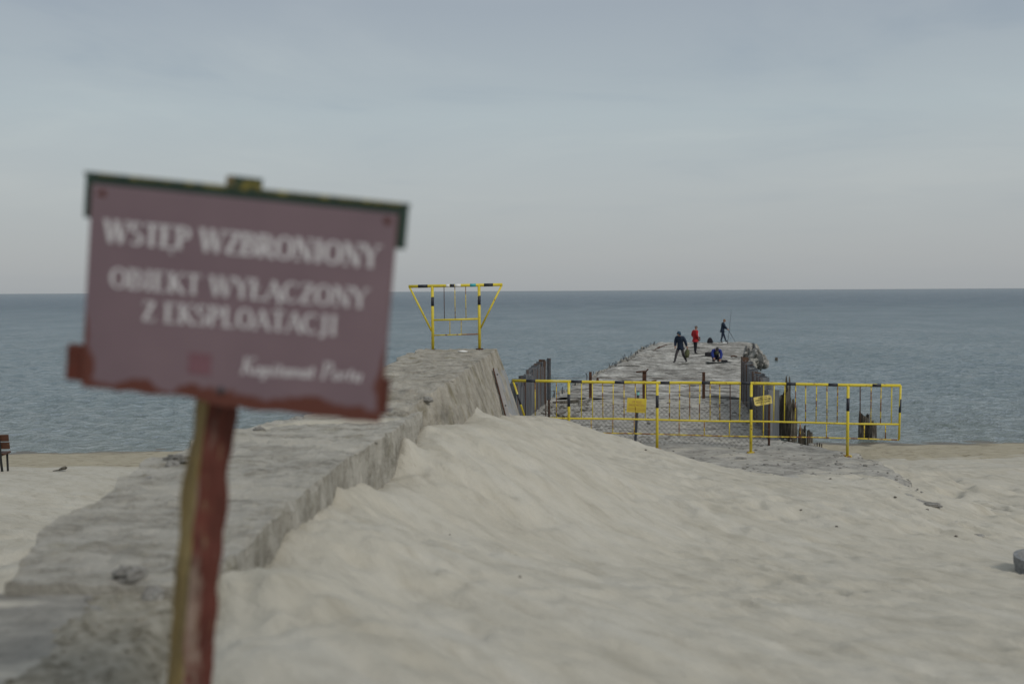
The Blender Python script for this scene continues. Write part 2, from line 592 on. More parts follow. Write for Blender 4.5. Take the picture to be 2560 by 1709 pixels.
POST_RED = mat('peeling_red_paint', [(.3, (.070, .020, .014)), (.7, (.125, .032, .022))], scale=8, rough=.8, bump=.4, bdist=.006, space='object',
               stretch=(3, 3, .7), spots=[(3.0, .61, .67, (.21, .15, .12)), (7, .55, .66, (.045, .025, .02)), (16, .60, .70, (.16, .10, .06))])
POST_WOOD = mat('bare_yellowed_wood', [(.3, (.14, .095, .035)), (.55, (.26, .19, .075)), (.75, (.36, .29, .15))], scale=6, rough=.85, bump=.4, bdist=.005,
                space='object', stretch=(3, 3, .5), spots=[(2.8, .62, .70, (.04, .035, .03))])
LETTER = mat('faded_white_lettering', [(.3, (.52, .50, .515)), (.7, (.60, .58, .595))], scale=20, rough=.6, space='object')
ORANGEWOOD = mat('bench_slat_wood', [(.3, (.05, .022, .014)), (.7, (.10, .042, .022))], scale=6, rough=.6, space='object', stretch=(.6, 6, 6),
                 spots=[(5, .62, .72, (.22, .12, .04))])
WHITEPLASTIC = plain('white_plastic', (.72, .72, .70), rough=.4)
GREYBIN = mat('grey_exposed_concrete', [(.3, (.15, .155, .155)), (.7, (.28, .285, .285))], scale=30, rough=.9, bump=.4, bdist=.005, space='object')


# ================================================================== TERRAIN
CTRL = []
for px, py, Y in [(578, 1425, 4.3), (697, 1355, 5.3), (774, 1290, 6.1), (872, 1203, 7.2), (986, 1157, 8.5), (1050, 1070, 10.1), (1112, 1060, 11.2),
                  (1155, 1022, 12.2), (1231, 1041, 14.5), (1310, 1046, 17), (1280, 1300, 8), (1280, 1500, 5), (1280, 1709, 3.6), (2000, 1400, 8.5),
                  (2000, 1709, 4.3), (2500, 1600, 5.5), (700, 1600, 3.5), (550, 1709, 3.0), (1450, 1079, 15), (1300, 1100, 12.5), (1635, 1123, 16),
                  (1744, 1156, 14.6), (1907, 1197, 13.2), (1600, 1250, 10), (2150, 1265, 11), (1000, 1300, 7), (1000, 1500, 4.8), (1700, 1500, 6),
                  (2300, 1400, 8.6), (2010, 1199, 14.1), (2180, 1192, 14.2), (2300, 1262, 12.2), (2420, 1340, 10.8)]:
    p = at(px, py, Y)
    CTRL.append((p.x, p.y, p.z - CAMZ))
CTRL += [(2.5, 17.3, -2.95), (1.2, 18.2, -2.95), (3.6, 16.2, -2.9), (5, 16.6, -2.9), (2, 24, -4.2), (4, 24, -4.2), (3, 30, -5), (5, 19.5, -3.2),
         (6.5, 14.5, -3.12), (6.2, 12.5, -2.93), (4.9, 9.2, -2.53), (6.6, 16.3, -3.35), (9.9, 19.2, -3.72), (8, 24, -4.25), (12, 28, -4.72), (10, 33.5, -5.2), (20, 33.4, -5.2), (40, 33.3, -5.2), (8, 17, -3.5),
         (7.5, 30.5, -4.98), (15, 15, -3.4), (26, 15, -3.5), (44, 20, -4), (20, 24, -4.25), (26, 28, -4.75), (44, 28, -4.75),
         (-4.2, 8.9, -2.2), (-6, 11.6, -2.65), (-12.1, 23.8, -4.3), (-9, 20, -3.85), (-15, 28.3, -4.84), (-6, 28.3, -4.84), (-15, 32.4, -5.2), (-3, 32.6, -5.2),
         (-40, 32, -5.2), (-40, 28, -4.84), (-3, 14, -3.2), (-3, 20, -4), (0, 28, -4.9), (0, 33, -5.3), (-3, 5.5, -1.75), (-3.5, 2, -1.5), (-10, 2, -1.6), (-25, 5, -1.9),
         (-25, 15, -3.3), (-44, 20, -4), (-10, 9, -2.3), (0, 0, -1.5), (4, 1, -1.65), (10, 3, -2.1), (20, 5, -2.5), (12, 9, -2.75), (44, 8, -2.8),
         (-1.6, 12, -2.4), (-1.4, 17, -3.2), (-1.6, 5, -1.6), (-1.7, 8, -1.9), (-.6, 1.5, -1.25), (-1.25, 3.2, -1.34), (-1.5, 2.2, -1.5), (-1.5, 4.0, -1.5), (-2.2, 3.0, -1.6), (-1.1, 2.2, -1.34)]
for X in (-45, -20, 0, 20, 45):
    CTRL += [(X, -12, -1.3), (X, 45, -5.9), (X, 62, -6.6)]
CTRL = np.array(CTRL)


def _tps(r2):
    return .5 * r2 * np.log(r2 + 1e-9)


def _fit():
    P = CTRL[:, :2]
    n = len(P)
    K = _tps(((P[:, None] - P[None]) ** 2).sum(-1)) + np.eye(n) * .02
    A = np.zeros((n + 3, n + 3))
    A[:n, :n] = K
    A[:n, n] = 1
    A[:n, n + 1:] = P
    A[n:, :n] = A[:n, n:].T
    return np.linalg.solve(A, np.concatenate([CTRL[:, 2], [0, 0, 0]]))


_TW = _fit()


def terrain(x, y, detail=True):
    """sand height (world z) at x, y"""
    x, y = np.broadcast_arrays(np.asarray(x, float), np.asarray(y, float))
    xc, yc = np.clip(x, -42, 42), np.clip(y, -11, 60)
    z = _TW[-3] + _TW[-2] * xc + _TW[-1] * yc
    for (a, b, _), w in zip(CTRL, _TW):
        z = z + w * _tps((xc - a) ** 2 + (yc - b) ** 2)
    z = np.minimum(z, -1.05)
    # tongues of drifted sand against the wall
    for cx, cy, sx, sy, h in ((-.93, 8.75, .10, .2, .13), (-.84, 9.75, .10, .2, .07), (-.50, 12.1, .12, .3, .08), (-.1, 15.2, .1, .2, .06), (-1.16, 6.75, .12, .15, .06)):
        z = z + h * np.exp(-((x - cx) / sx) ** 2 - ((y - cy) / sy) ** 2)
    if detail:
        near = 1 - sstep(14, 40, np.abs(x) + np.maximum(y - 8, 0) * .7)
        ca, sa = math.cos(R(38)), math.sin(R(38))
        u, v = x * ca + y * sa, -x * sa + y * ca          # u across the wind streaks, v along
        d = .030 * fbm(u * 1.5 + .3 * perlin(x * .8, y * .8, 3), v * .55, 21, 3)
        k = fbm(u * 3.2, v * 1.1, 33, 3)
        d = d + .016 * (np.abs(k) * 2 - .6)
        dm = perlin(x * 2.1 + 7, y * 2.1, 55)
        d = d - .028 * sstep(.2, .7, dm)
        k2 = fbm(u * 5.0 + .5 * perlin(x * 2, y * 2, 8), v * 2.3, 63, 2)
        d = d + .026 * (1 - np.abs(k2) * 2.2) * sstep(-.4, .5, perlin(x * .7, y * .7, 66))
        d = d + .011 * fbm(u * 9, v * 3.2, 61, 2)
        right = sstep(5.2, 7, x) * sstep(8, 11, y)
        fp = perlin(x * 1.5 + 1.3, y * 1.25, 77)
        d = d - right * .13 * sstep(.1, .65, fp) + right * .05 * fbm(x * 1.2, y * 1.2, 81, 3)
        left = sstep(-2.4, -4, x)
        d = d - left * .05 * sstep(.2, .7, fp)
        wall = np.exp(-((x + 1.0 - .06 * (y - 8)) / .5) ** 2) * (y < 17) * (y > 3)
        d = d + wall * .018 * perlin(y * 1.9, x * .5, 91)
        z = z + d * near
        far = (1 - near) * .03 * fbm(x * .5, y * .5, 41, 2)
        z = z + far
    return z + CAMZ


def axis(lo, hi, step, outer, growth):
    a = list(np.arange(lo, hi + 1e-6, step))
    s = step
    while a[-1] < outer[1]:
        s *= growth
        a.append(a[-1] + s)
    s = step
    while a[0] > outer[0]:
        s *= growth
        a.insert(0, a[0] - s)
    return np.array(a)


gx = axis(-3.0, 8.0, .036, (-900, 900), 1.07)
gy = np.concatenate([axis(.6, 18.5, .036, (-60, 18.5), 1.09), np.arange(18.62, 38, .13), np.arange(38.5, 80, 1.5), [120, 300]])
GX, GY = np.meshgrid(gx, gy)
GZ = terrain(GX, GY)
GZ[gy > 62] = -4
sand = mesh_np('sand_beach', np.stack([GX, GY, GZ], -1), grid_faces(len(gy), len(gx)), SAND)
tag(sand, 'pale dry windblown sand dune and beach', None, None, 'structure')


def ground(x, y):
    return float(terrain(np.array([x]), np.array([y]))[0])


# ================================================================== SEA
def water_material():
    """wind-roughened sea: scattered light out of the water body under a broken, partly hidden mirror"""
    M = bpy.data.materials.new('sea_water')
    M.use_nodes = True
    t = M.node_tree
    t.nodes.remove(t.nodes['Principled BSDF'])
    out = t.nodes['Material Output']
    g = N(t, 'ShaderNodeNewGeometry')
    sep = N(t, 'ShaderNodeSeparateXYZ')
    L(t, g, 'Position', sep, 0)
    # greener near the shore; far darkening painted in for reflection lost behind wave crests
    mr = N(t, 'ShaderNodeMapRange', i_1=33.0, i_2=420.0)
    L(t, sep, 1, mr, 0)
    r = ramp(t, [(0, (.165, .190, .175)), (.05, (.138, .178, .182)), (.3, (.088, .136, .156)), (1, (.050, .090, .120))])
    L(t, mr, 0, r, 0)
    mp = N(t, 'ShaderNodeMapping')
    mp.inputs['Scale'].default_value = (.5, 1, 1)
    mp.inputs['Rotation'].default_value = (0, 0, R(8))
    L(t, g, 'Position', mp, 'Vector')
    n1 = N(t, 'ShaderNodeTexNoise', i_Scale=3.0, i_Detail=4.0, i_Roughness=.62, i_Distortion=.6)
    L(t, mp, 0, n1, 'Vector')
    bp = N(t, 'ShaderNodeBump')
    bp.inputs['Strength'].default_value = 1.0
    bp.inputs['Distance'].default_value = .20
    L(t, n1, 0, bp, 'Height')
    n2 = N(t, 'ShaderNodeTexNoise', i_Scale=.5, i_Detail=3.0, i_Roughness=.6)
    L(t, mp, 0, n2, 'Vector')
    bp2 = N(t, 'ShaderNodeBump')
    bp2.inputs['Strength'].default_value = .7
    bp2.inputs['Distance'].default_value = .14
    L(t, n2, 0, bp2, 'Height'); L(t, bp, 0, bp2, 'Normal')
    df = N(t, 'ShaderNodeBsdfDiffuse')
    L(t, r, 0, df, 'Color'); L(t, bp2, 0, df, 'Normal')
    gl = N(t, 'ShaderNodeBsdfGlossy')
    gl.inputs['Roughness'].default_value = .10
    gl.inputs['Color'].default_value = (.95, .97, 1, 1)
    L(t, bp2, 0, gl, 'Normal')
    fr = N(t, 'ShaderNodeFresnel')
    fr.inputs['IOR'].default_value = 1.333
    L(t, bp2, 0, fr, 'Normal')
    fm = N(t, 'ShaderNodeMapRange', i_1=0.02, i_2=.52, i_3=0.0, i_4=.66)
    L(t, fr, 0, fm, 0)
    fd = N(t, 'ShaderNodeMapRange', i_1=45.0, i_2=330.0, i_3=1.06, i_4=.68)   # far off, crests hide the flatter water behind them
    L(t, sep, 1, fd, 0)
    fx = N(t, 'ShaderNodeMath', operation='MULTIPLY')
    L(t, fm, 0, fx, 0); L(t, fd, 0, fx, 1)
    # wind-ruffled and slicker patches
    mw = N(t, 'ShaderNodeMapping')
    mw.inputs['Scale'].default_value = (.09, .045, 1)
    L(t, g, 'Position', mw, 'Vector')
    nw = N(t, 'ShaderNodeTexNoise', i_Scale=1.0, i_Detail=9.0, i_Roughness=.74)
    L(t, mw, 0, nw, 'Vector')
    fw_ = N(t, 'ShaderNodeMapRange', i_1=.34, i_2=.66, i_3=.80, i_4=1.20)
    L(t, nw, 0, fw_, 0)
    fx2 = N(t, 'ShaderNodeMath', operation='MULTIPLY')
    L(t, fx, 0, fx2, 0); L(t, fw_, 0, fx2, 1)
    fx = fx2
    mx = N(t, 'ShaderNodeMixShader')
    L(t, fx, 0, mx, 0); L(t, df, 0, mx, 1); L(t, gl, 0, mx, 2)
    L(t, mx, 0, out, 'Surface')
    return M


rows = 27 * np.exp(np.arange(0, 1270) * .0053)
ti = np.linspace(-1, 1, 391)
to = 1 + (np.arange(1, 15) ** 2.2) * .012
ss = np.concatenate([-to[::-1], ti, to])
NC = len(ss)
WY = np.repeat(rows[:, None], NC, 1)
WX = ss[None] * (np.maximum(rows * .74, 22))[:, None] + np.where(np.abs(ss) > 1, np.sign(ss) * (np.abs(ss) - 1) * 120, 0)[None] + rows[:, None] * .02
WZ = np.zeros_like(WX)
dy = WY * .0053
for k in range(44):
    lam = .42 * (1.05 ** k) * (1 + .1 * RNG.rand())
    th = RNG.normal(0, .6) + .15
    kx, ky = math.sin(th) * 2 * math.pi / lam, math.cos(th) * 2 * math.pi / lam
    amp = .0115 * lam ** .8 * (.5 + RNG.rand()) * (1 if lam < 1.2 else (1.2 / lam) ** 1.5)
    fade = 1 - sstep(lam * .22, lam * .5, dy)
    ph = kx * WX + ky * WY + RNG.rand() * 6.28 + 1.2 * perlin(WX / (lam * 3), WY / (lam * 3), k)
    w_ = np.sin(ph)
    WZ += amp * fade * (w_ + .25 * np.cos(2 * ph))
WZ *= (1 - sstep(1.0, 1.1, np.abs(ss)))[None]
WZ *= .35 + .65 * sstep(29, 40, WY)
water = mesh_np('sea', np.stack([WX, WY, WZ], -1), grid_faces(len(rows), NC), water_material())
tag(water, 'rippled grey blue sea reaching the horizon', None, None, 'structure')


# ================================================================== SEAWALL
def interp(tab, y):
    a = np.array(tab)
    return np.interp(y, a[:, 0], a[:, 1])


def wall_mesh(name, Ys, left, right, top, bottom, batter, mt, parent, seed, chip, rough=.02, ncross=30, endcap=True):
    """a long concrete body: rows of cross-sections along Y"""
    rowsP = []
    for y in Ys:
        xl, xr, zt, zb = interp(left, y), interp(right, y), interp(top, y), bottom
        zt = zt + CAMZ; zb = zb + CAMZ
        cl = chip * max(0, .35 + 1.3 * float(fbm(y * 1.3, 3.3, seed, 4)))
        cr_ = chip * .6 * max(0, .2 + 1.3 * float(fbm(y * 1.1, 9.1, seed + 3, 4)))
        xl = xl + .10 * float(fbm(y * .9, 1.1, seed + 7, 4))
        xr = xr + .02 * float(fbm(y * 1.2, 5.5, seed + 9, 4))
        hgt = zt - zb
        pts = []
        for q in np.linspace(0, 1, 7):
            pts.append((xl - .05 * (1 - q) + cl * q ** 3 * .2, zb + (hgt - cl) * q))
        for q in np.linspace(0, 1, ncross):
            x = xl + cl * .35 + (xr - cr_ * .4 - xl - cl * .35) * q
            z = zt - cl * (1 - min(1, q / .06)) * .0
            pts.append((x, z))
        for q in np.linspace(0, 1, 12):
            pts.append((xr + batter * (q * hgt), zt - cr_ * (1 - q) - (hgt - cr_) * q - .0))
        rowsP.append([(x, y, z) for x, z in pts])
    P = np.array(rowsP)
    nz = fbm(P[..., 0] * 2.3, P[..., 1] * 2.3 + P[..., 2] * 1.7, seed + 20, 5, .55)
    nz2 = fbm(P[..., 0] * 9, P[..., 1] * 9 + P[..., 2] * 8, seed + 40, 3, .6)
    msk = np.zeros(P.shape[1]); msk[7:7 + ncross] = 1
    P[..., 2] += (rough * nz + rough * .5 * nz2) * msk
    rm = np.zeros(P.shape[1]); rm[7 + ncross:] = 1
    P[..., 0] += rough * .8 * (nz + .5 * nz2) * rm
    mb = MB()
    mb.grid(P, flip=True)
    if endcap:
        m_ = P.shape[1]
        n_ = P.shape[0]
        mb.f.append(tuple(range(m_))); mb.mi.append(0)
        mb.f.append(tuple((n_ - 1) * m_ + k for k in range(m_ - 1, -1, -1))); mb.mi.append(0)
    return mb.build(name, mt, parent, smooth=False)


wall = empty('concrete_seawall', (-1.7, 6, CAMZ - 2.0), 'broken concrete seawall running from the foreground slab to a raised block end', 'wall')
wall_off = Vector(wall.location)


def under(o, parent):
    """keep world position when parented to an empty that stands elsewhere"""
    o.parent = parent
    o.matrix_parent_inverse = Matrix.Translation(-Vector(parent.location)) if parent.rotation_euler.z == 0 else parent.matrix_basis.inverted()
    return o


s1 = wall_mesh('slab', np.arange(4.0, 10.5, .05),
               [(4, -2.1), (5, -2.3), (6.05, -2.55), (7.1, -2.6), (8.5, -2.45), (9.3, -2.0), (10.5, -1.85)],
               [(4, -1.27), (5, -1.27), (5.9, -1.23), (6.84, -1.18), (8.47, -1.0), (10.5, -.86)],
               [(4, -1.19), (8.6, -1.17), (9.4, -1.19), (10.5, -1.2)], -3.4, .03, CONC_WALL, None, 5, .13, rough=.022, ncross=40)
under(s1, wall)
s2 = wall_mesh('raised_block', np.concatenate([np.arange(9.55, 11.4, .05), np.arange(11.45, 17.08, .09)]),
               [(9.5, -1.8), (10.2, -1.8), (13.3, -1.71), (17.1, -1.54)],
               [(9.5, -1.02), (10.0, -.95), (10.6, -.74), (11.6, -.61), (17.1, -.25)],
               [(9.5, -1.22), (9.85, -1.13), (10.25, -1.06), (10.7, -1.0), (11.2, -.985), (17.1, -.985)], -3.6, .33, CONC_BLOCK, None, 15, .10, rough=.03, ncross=24)
under(s2, wall)
s3 = wall_mesh('smooth_slab', np.arange(.6, 4.05, .06), [(.6, -4.0), (4.1, -3.0)], [(.6, -1.36), (2.5, -1.42), (3.4, -1.55), (4.1, -1.62)],
               [(.6, -1.24), (4.1, -1.225)], -2.6, .3, CONC_SMOOTH, None, 25, .05, rough=.010, ncross=24)
under(s3, wall)
# sand caught on top of the slab is its own drift
drift = MB()
ys = np.arange(4.2, 12.2, .05); xs = np.arange(-2.7, -.55, .05)
DX, DY = np.meshgrid(xs, ys)
topz = np.where(DY < 10.1, -1.185, -1.0) + CAMZ
hh = .05 * fbm(DX * .9, DY * 2.4, 301, 5) - .048
for yb, hb in ((8.95, .085),):
    hh = hh + hb * np.exp(-((DY - yb - .25 * (DX + 1.6)) / .30) ** 2)
edge = np.minimum(DX - interp([(4, -2.0), (6.05, -2.45), (7.1, -2.5), (8.5, -2.35), (9.3, -1.9), (12.2, -1.6)], DY), interp([(4, -1.3), (5.9, -1.26), (8.47, -1.03), (10.5, -.86), (12.2, -.62)], DY) - DX)
hh = np.where(DY > 9.6, hh - .05, hh)
hh = np.minimum(hh - .008, edge * .25 - .015)
PD = np.stack([DX, DY, topz + hh], -1)
FQ = grid_faces(len(ys), len(xs)).reshape(-1, 4)
keep = ((edge.ravel()[FQ] > .02).all(1)) & ((hh.ravel()[FQ] > -.05).any(1))
dr = mesh_np('sand_drift', PD, FQ[keep], SAND)
tag(dr, 'thin streaks of blown sand lying on the slab top', 'sand', None, 'stuff')

# loose chunks on and along the wall
spots = [(-1.60, 4.10, .10), (-1.46, 3.98, .08), (-1.70, 3.92, .05), (-1.40, 4.2, .06), (-2.36, 6.95, .11), (-2.32, 6.75, .07), (-2.34, 7.5, .08), (-2.30, 6.25, .06),
         (-2.18, 8.5, .07), (-1.05, 9.95, .10), (-.88, 10.15, .08), (-.78, 10.55, .07), (-1.2, 9.7, .08), (-1.45, 9.6, .07), (-2.0, 9.2, .07)]
for i, (x, y, r_) in enumerate(spots):
    mb = MB()
    zt = (-1.19 if 4.05 < y < 10 else (-1.235 if y <= 4.05 else -1.12)) + CAMZ
    mb.blob((x, y, zt + r_ * .15), (r_ * random.uniform(.6, 1.0), r_ * random.uniform(.5, .8), r_ * random.uniform(.35, .5)), seed=i, rough=.26, n=18)
    o = mb.build('rubble_chunk', RUBBLE)
    under(o, wall)
# coarse gritty strip where the slab crumbles into the sand
GRIT = mat('brown_grit', [(.32, (.17, .155, .118)), (.5, (.28, .26, .21)), (.7, (.38, .355, .30))], scale=16, detail=7, rough=.95, bump=.8, bscale=60)
gyv = np.arange(.8, 4.4, .03)
gtv = np.linspace(0, 1, 30)
GXL = interp([(.8, -1.62), (2.5, -1.62), (3.1, -1.66), (4.2, -1.85)], gyv)[:, None]
GXR = interp([(.8, -.95), (2.5, -1.06), (3.1, -1.14), (4.4, -1.32)], gyv)[:, None]
GGX = GXL + (GXR - GXL) * gtv[None]
GGY = np.repeat(gyv[:, None], 30, 1)
GGZ = CAMZ - 1.247 + .035 * sstep(0, .3, gtv)[None] - .05 * gtv[None] ** 2 - .10 * sstep(.75, 1, gtv)[None] + .012 * fbm(GGX * 5, GGY * 5, 711, 4)
gr_P = np.stack([GGX, GGY, GGZ], -1)
mb = MB()
mb.grid(gr_P)
for i in range(700):
    ii, jj = random.randrange(len(gyv)), random.randrange(30)
    r_ = random.uniform(.004, .014)
    mb.blob(tuple(gr_P[ii, jj] + np.array([0, 0, r_ * .3])), (r_, r_, r_ * .7), seed=i % 50, rough=.3, n=5)
gr = mb.build('crumbled_grit', GRIT, None)
under(gr, wall)
gr['kind'] = 'stuff'
# timber-faced channel set in the end face of the block
mb = MB()


def face_pt(px, py, off=.03):
    """where the view line meets the battered side of the block"""
    Y = 17.0
    while Y > 9:
        p = at(px, py, Y)
        xf = float(interp([(9.5, -1.02), (10.6, -.74), (11.6, -.61), (17.1, -.25)], Y)) + .33 * (CAMZ - .985 - p.z) + off
        if p.x >= xf:
            return p
        Y -= .02
    return p


p0, p1 = face_pt(1235, 921), face_pt(1267, 1044)
bb = empty('steel_channel', (p1 + p0) / 2 * 0 + p1, 'rusty edged pale steel channel leaning on the raised block end', 'beam')
ax = (p1 - p0).normalized()
sidev = Vector((1, 0, 0)); sidev = (sidev - ax * sidev.dot(ax)).normalized()
nrm = ax.cross(sidev)
Mx = Matrix((sidev, nrm, ax)).transposed()
mb.box((p0 + p1) / 2 + Vector((.024, -.02, 0)), (.055, .02, (p1 - p0).length), Mx)
under(mb.build('web', plain('pale_weathered_metal', (.27, .26, .25), rough=.6, space='world'), None, bevel=.004), bb)
mb = MB()
mb.box((p0 + p1) / 2 + Vector((-.012, -.03, 0)), (.018, .05, (p1 - p0).length), Mx)
under(mb.build('flange', RUST, None, bevel=.003), bb)
for q in (.12, .75):
    mb = MB()
    c = p0.lerp(p1, q) + Vector((.03, -.035, 0))
    mb.tube([c, c + nrm * -.03], .014, 8)
    under(mb.build('bolt', DARKSTEEL, None), bb)
# grey repair panel beside it
mb = MB()
gp = np.array([face_pt(1246, 925, .012), face_pt(1262, 925, .012), face_pt(1298, 1046, .012), face_pt(1272, 1046, .012)])
mb.add(list(gp) + list(gp + np.array([-.10, .02, -.02])), [(0, 3, 2, 1), (0, 1, 5, 4), (1, 2, 6, 5), (2, 3, 7, 6), (3, 0, 4, 7)])
under(mb.build('mortar_patch', plain('grey_mortar', (.26, .265, .27), rough=.9, scale=5, space='world'), None), wall)

# ================================================================== APRON (ramp from the fence to the pier)
APR_R = [(9.5, 5.1), (11, 5.24), (12.2, 5.36), (14.5, 5.75), (15.6, 5.9), (16.6, 5.8), (17.3, 5.35), (18.3, 4.95), (26.6, 6.55), (38, 9.05)]
APR_L = [(9.5, .6), (17.5, -.2), (22, 0.1), (30, .55), (38, 1.35)]
APR_Z = [(9.5, -2.72), (17.8, -2.74), (38, -4.16)]


def apron_z(x, y):
    z = interp(APR_Z, y) + .035 * fbm(x * .9, y * .9, 201, 4) + .012 * fbm(x * 3, y * 3, 205, 3)
    return z + CAMZ


ya = np.concatenate([np.arange(9.5, 19, .06), np.arange(19.1, 38.05, .11)])
ta = np.linspace(0, 1, 110)
lo_, hi_ = interp(APR_L, ya)[:, None], interp(APR_R, ya)[:, None]
hi_ = hi_ + .10 * fbm(ya[:, None] * 1.7, 2.0, 230, 4)
AX = lo_ + (hi_ - lo_) * ta[None]
AY = np.repeat(ya[:, None], len(ta), 1)
AZ = apron_z(AX, AY)
ed = np.clip((1 - ta) / .05, 0, 1)
AZ = AZ - (1 - ed[None]) * (.06 + .05 * fbm(AX * 3, AY * 3, 240, 3))
# skirt down the edges
SK = [np.stack([AX, AY, AZ], -1)]
PA = np.concatenate([np.stack([AX[:, :1] - .02, AY[:, :1], AZ[:, :1] - 1.3], -1), SK[0], np.stack([AX[:, -1:] + .04, AY[:, -1:], AZ[:, -1:] - .35], -1), np.stack([AX[:, -1:] + .1, AY[:, -1:], AZ[:, -1:] - 1.4], -1)], 1)
apron = mesh_np('concrete_apron', PA, grid_faces(PA.shape[0], PA.shape[1]), CONC_APRON, smooth=True)
tag(apron, 'gritty broken concrete ramp between yellow railing and pier', None, None, 'structure')
# gravel strewn on it
mb = MB()
for i in range(1700):
    y = 13.2 + 24 * random.random() ** 1.6
    a, b = float(interp(APR_L, y)), float(interp(APR_R, y))
    x = a + (b - a) * random.random()
    r_ = random.uniform(.008, .022 if random.random() < .85 else .055) * (1 + (y - 14) * .02)
    z = float(apron_z(np.array(x), np.array(y)))
    mb.blob((x, y, z + r_ * .2), (r_ * random.uniform(.8, 1.8), r_, r_ * .55), seed=i % 40, rough=.35, n=5)
gv = mb.build('gravel', RUBBLE)
tag(gv, 'loose gravel and concrete crumbs strewn over the ramp', 'gravel', None, 'stuff')

# ================================================================== PIER
pier = empty('pier', (5.5, 40, CAMZ - 4.1), 'ruined pale concrete pier running out into the sea', 'pier')
DECKZ = -4.1 + CAMZ


def pl(y): return 1.4 + .245 * (y - 38)
def pr(y): return 9.05 + .25 * (y - 38)


sd_ = np.arange(37.6, 77.6, .075)
td = np.linspace(0, 1, 60)
DX = (pl(sd_)[:, None] + .16 * fbm(sd_[:, None] * .8, 0.5, 401, 4)) * (1 - td) + (pr(sd_)[:, None] + .22 * fbm(sd_[:, None] * .8, 7.5, 405, 4)) * td
DYY = np.repeat(sd_[:, None], 60, 1) + .9 * (td[None] - .5) * 0
dsl = DYY - .25 * (DX - 8) * 0
DZ = DECKZ + .07 * fbm(DX * .12, dsl * 1.9, 411, 4) + .06 * fbm(DX * .8, DYY * .8, 415, 5, .6)
DZ += .05 * sstep(.05, .5, np.sin(dsl * 1.7 + .6 * fbm(DX * .2, dsl * .4, 421, 2))) * .6
DZ -= .12 * sstep(56.3, 56.6, DYY) * (1 - sstep(63, 63.4, DYY))           # a sunken bay
el = np.minimum(td, 1 - td)[None] * 7.6
DZ -= (1 - sstep(0, .55, el)) * (.10 + .22 * np.maximum(0, fbm(DX * 1.5, DYY * 1.5, 431, 3) + .2))
deck_top = np.stack([DX, DYY, DZ], -1)
sideL = np.stack([DX[:, :1] + .1, DYY[:, :1], np.full_like(DX[:, :1], -1.2)], -1)
sideR = np.stack([DX[:, -1:] - .1, DYY[:, -1:], np.full_like(DX[:, :1], -1.2)], -1)
PDK = np.concatenate([sideL, deck_top, sideR], 1)
mb = MB()
mb.grid(PDK)
mb.f.append(tuple((PDK.shape[0] - 1) * 62 + k for k in range(62))); mb.mi.append(0)
under(mb.build('deck', CONC_DECK), pier)
# broken edge blocks down both sides, each its own lump
for i in range(34):
    y = 38.5 + i * 1.13 + random.uniform(-.3, .3)
    for s, (xe, n_) in enumerate(((pl(y), .8), (pr(y), 1.0))):
        if random.random() < .25:
            continue
        mb = MB()
        r_ = random.uniform(.22, .42) * n_
        mb.blob((xe + (.05 if s else -.02), y, DECKZ - .18 - random.uniform(0, .12)), (r_ * .8, r_ * 1.4, r_ * .7), seed=i + 60 * s, rough=.55, n=12)
        under(mb.build('edge_block', CONC_EDGE), pier)
# the slab end tipped over the seaward side, right
mb = MB()
c = at(1893, 893, 60.5)
mb.blob(c + Vector((.02, 0, -.12)), (.46, 1.1, .62), seed=133, rough=.30, n=26, M=Matrix.Rotation(R(-14), 3, 'Y'))
mb.blob(c + Vector((-.40, .8, .22)), (.26, .5, .40), seed=139, rough=.35, n=18)
under(mb.build('tipped_slab_end', RUBBLE), pier)
mb = MB()
q = at(1885, 868, 61.5)
mb.tube([q - Vector((0, 0, .35)), q, q + Vector((-.02, 0, .28))], [.14, .11, .03], 7)
under(mb.build('horn', DARKSTEEL), pier)
# rebar stubs along the edges
for i in range(64):
    s = i % 3
    y = 38.5 + random.random() * 38
    xe = pl(y) + random.uniform(-.05, .25) if s != 2 else pr(y) - random.uniform(-.05, .45)
    h_ = random.uniform(.14, .42) if s != 2 else random.uniform(.08, .35)
    mb = MB()
    z = DECKZ - .15
    mb.tube([(xe, y, z - .1), (xe + random.uniform(-.02, .02), y, z + h_ * .6), (xe + random.uniform(-.10, .10), y + random.uniform(-.05, .05), z + h_)], .022, 6)
    under(mb.build('rebar', DARKSTEEL), pier)
# bent bars lying at the far left corner of the deck and stubs on the deck
for a, b, r_ in (((1641, 873), (1668, 861), .03), ((1634, 877), (1650, 866), .025), ((1630, 954), (1647, 949), .05), ((1822, 950), (1838, 947), .03), ((1828, 891), (1842, 887), .05)):
    ya_ = (DECKZ - CAMZ) * -FPX / (a[1] - 725)
    pa, pb = at(a[0], a[1], ya_), at(b[0], b[1] + (4 if r_ > .04 else 0), ya_ + .4)
    mb = MB()
    mb.tube([pa, pa.lerp(pb, .5) + Vector((0, 0, .04)), pb], r_, 6)
    under(mb.build('bent_bar', RUST), pier)

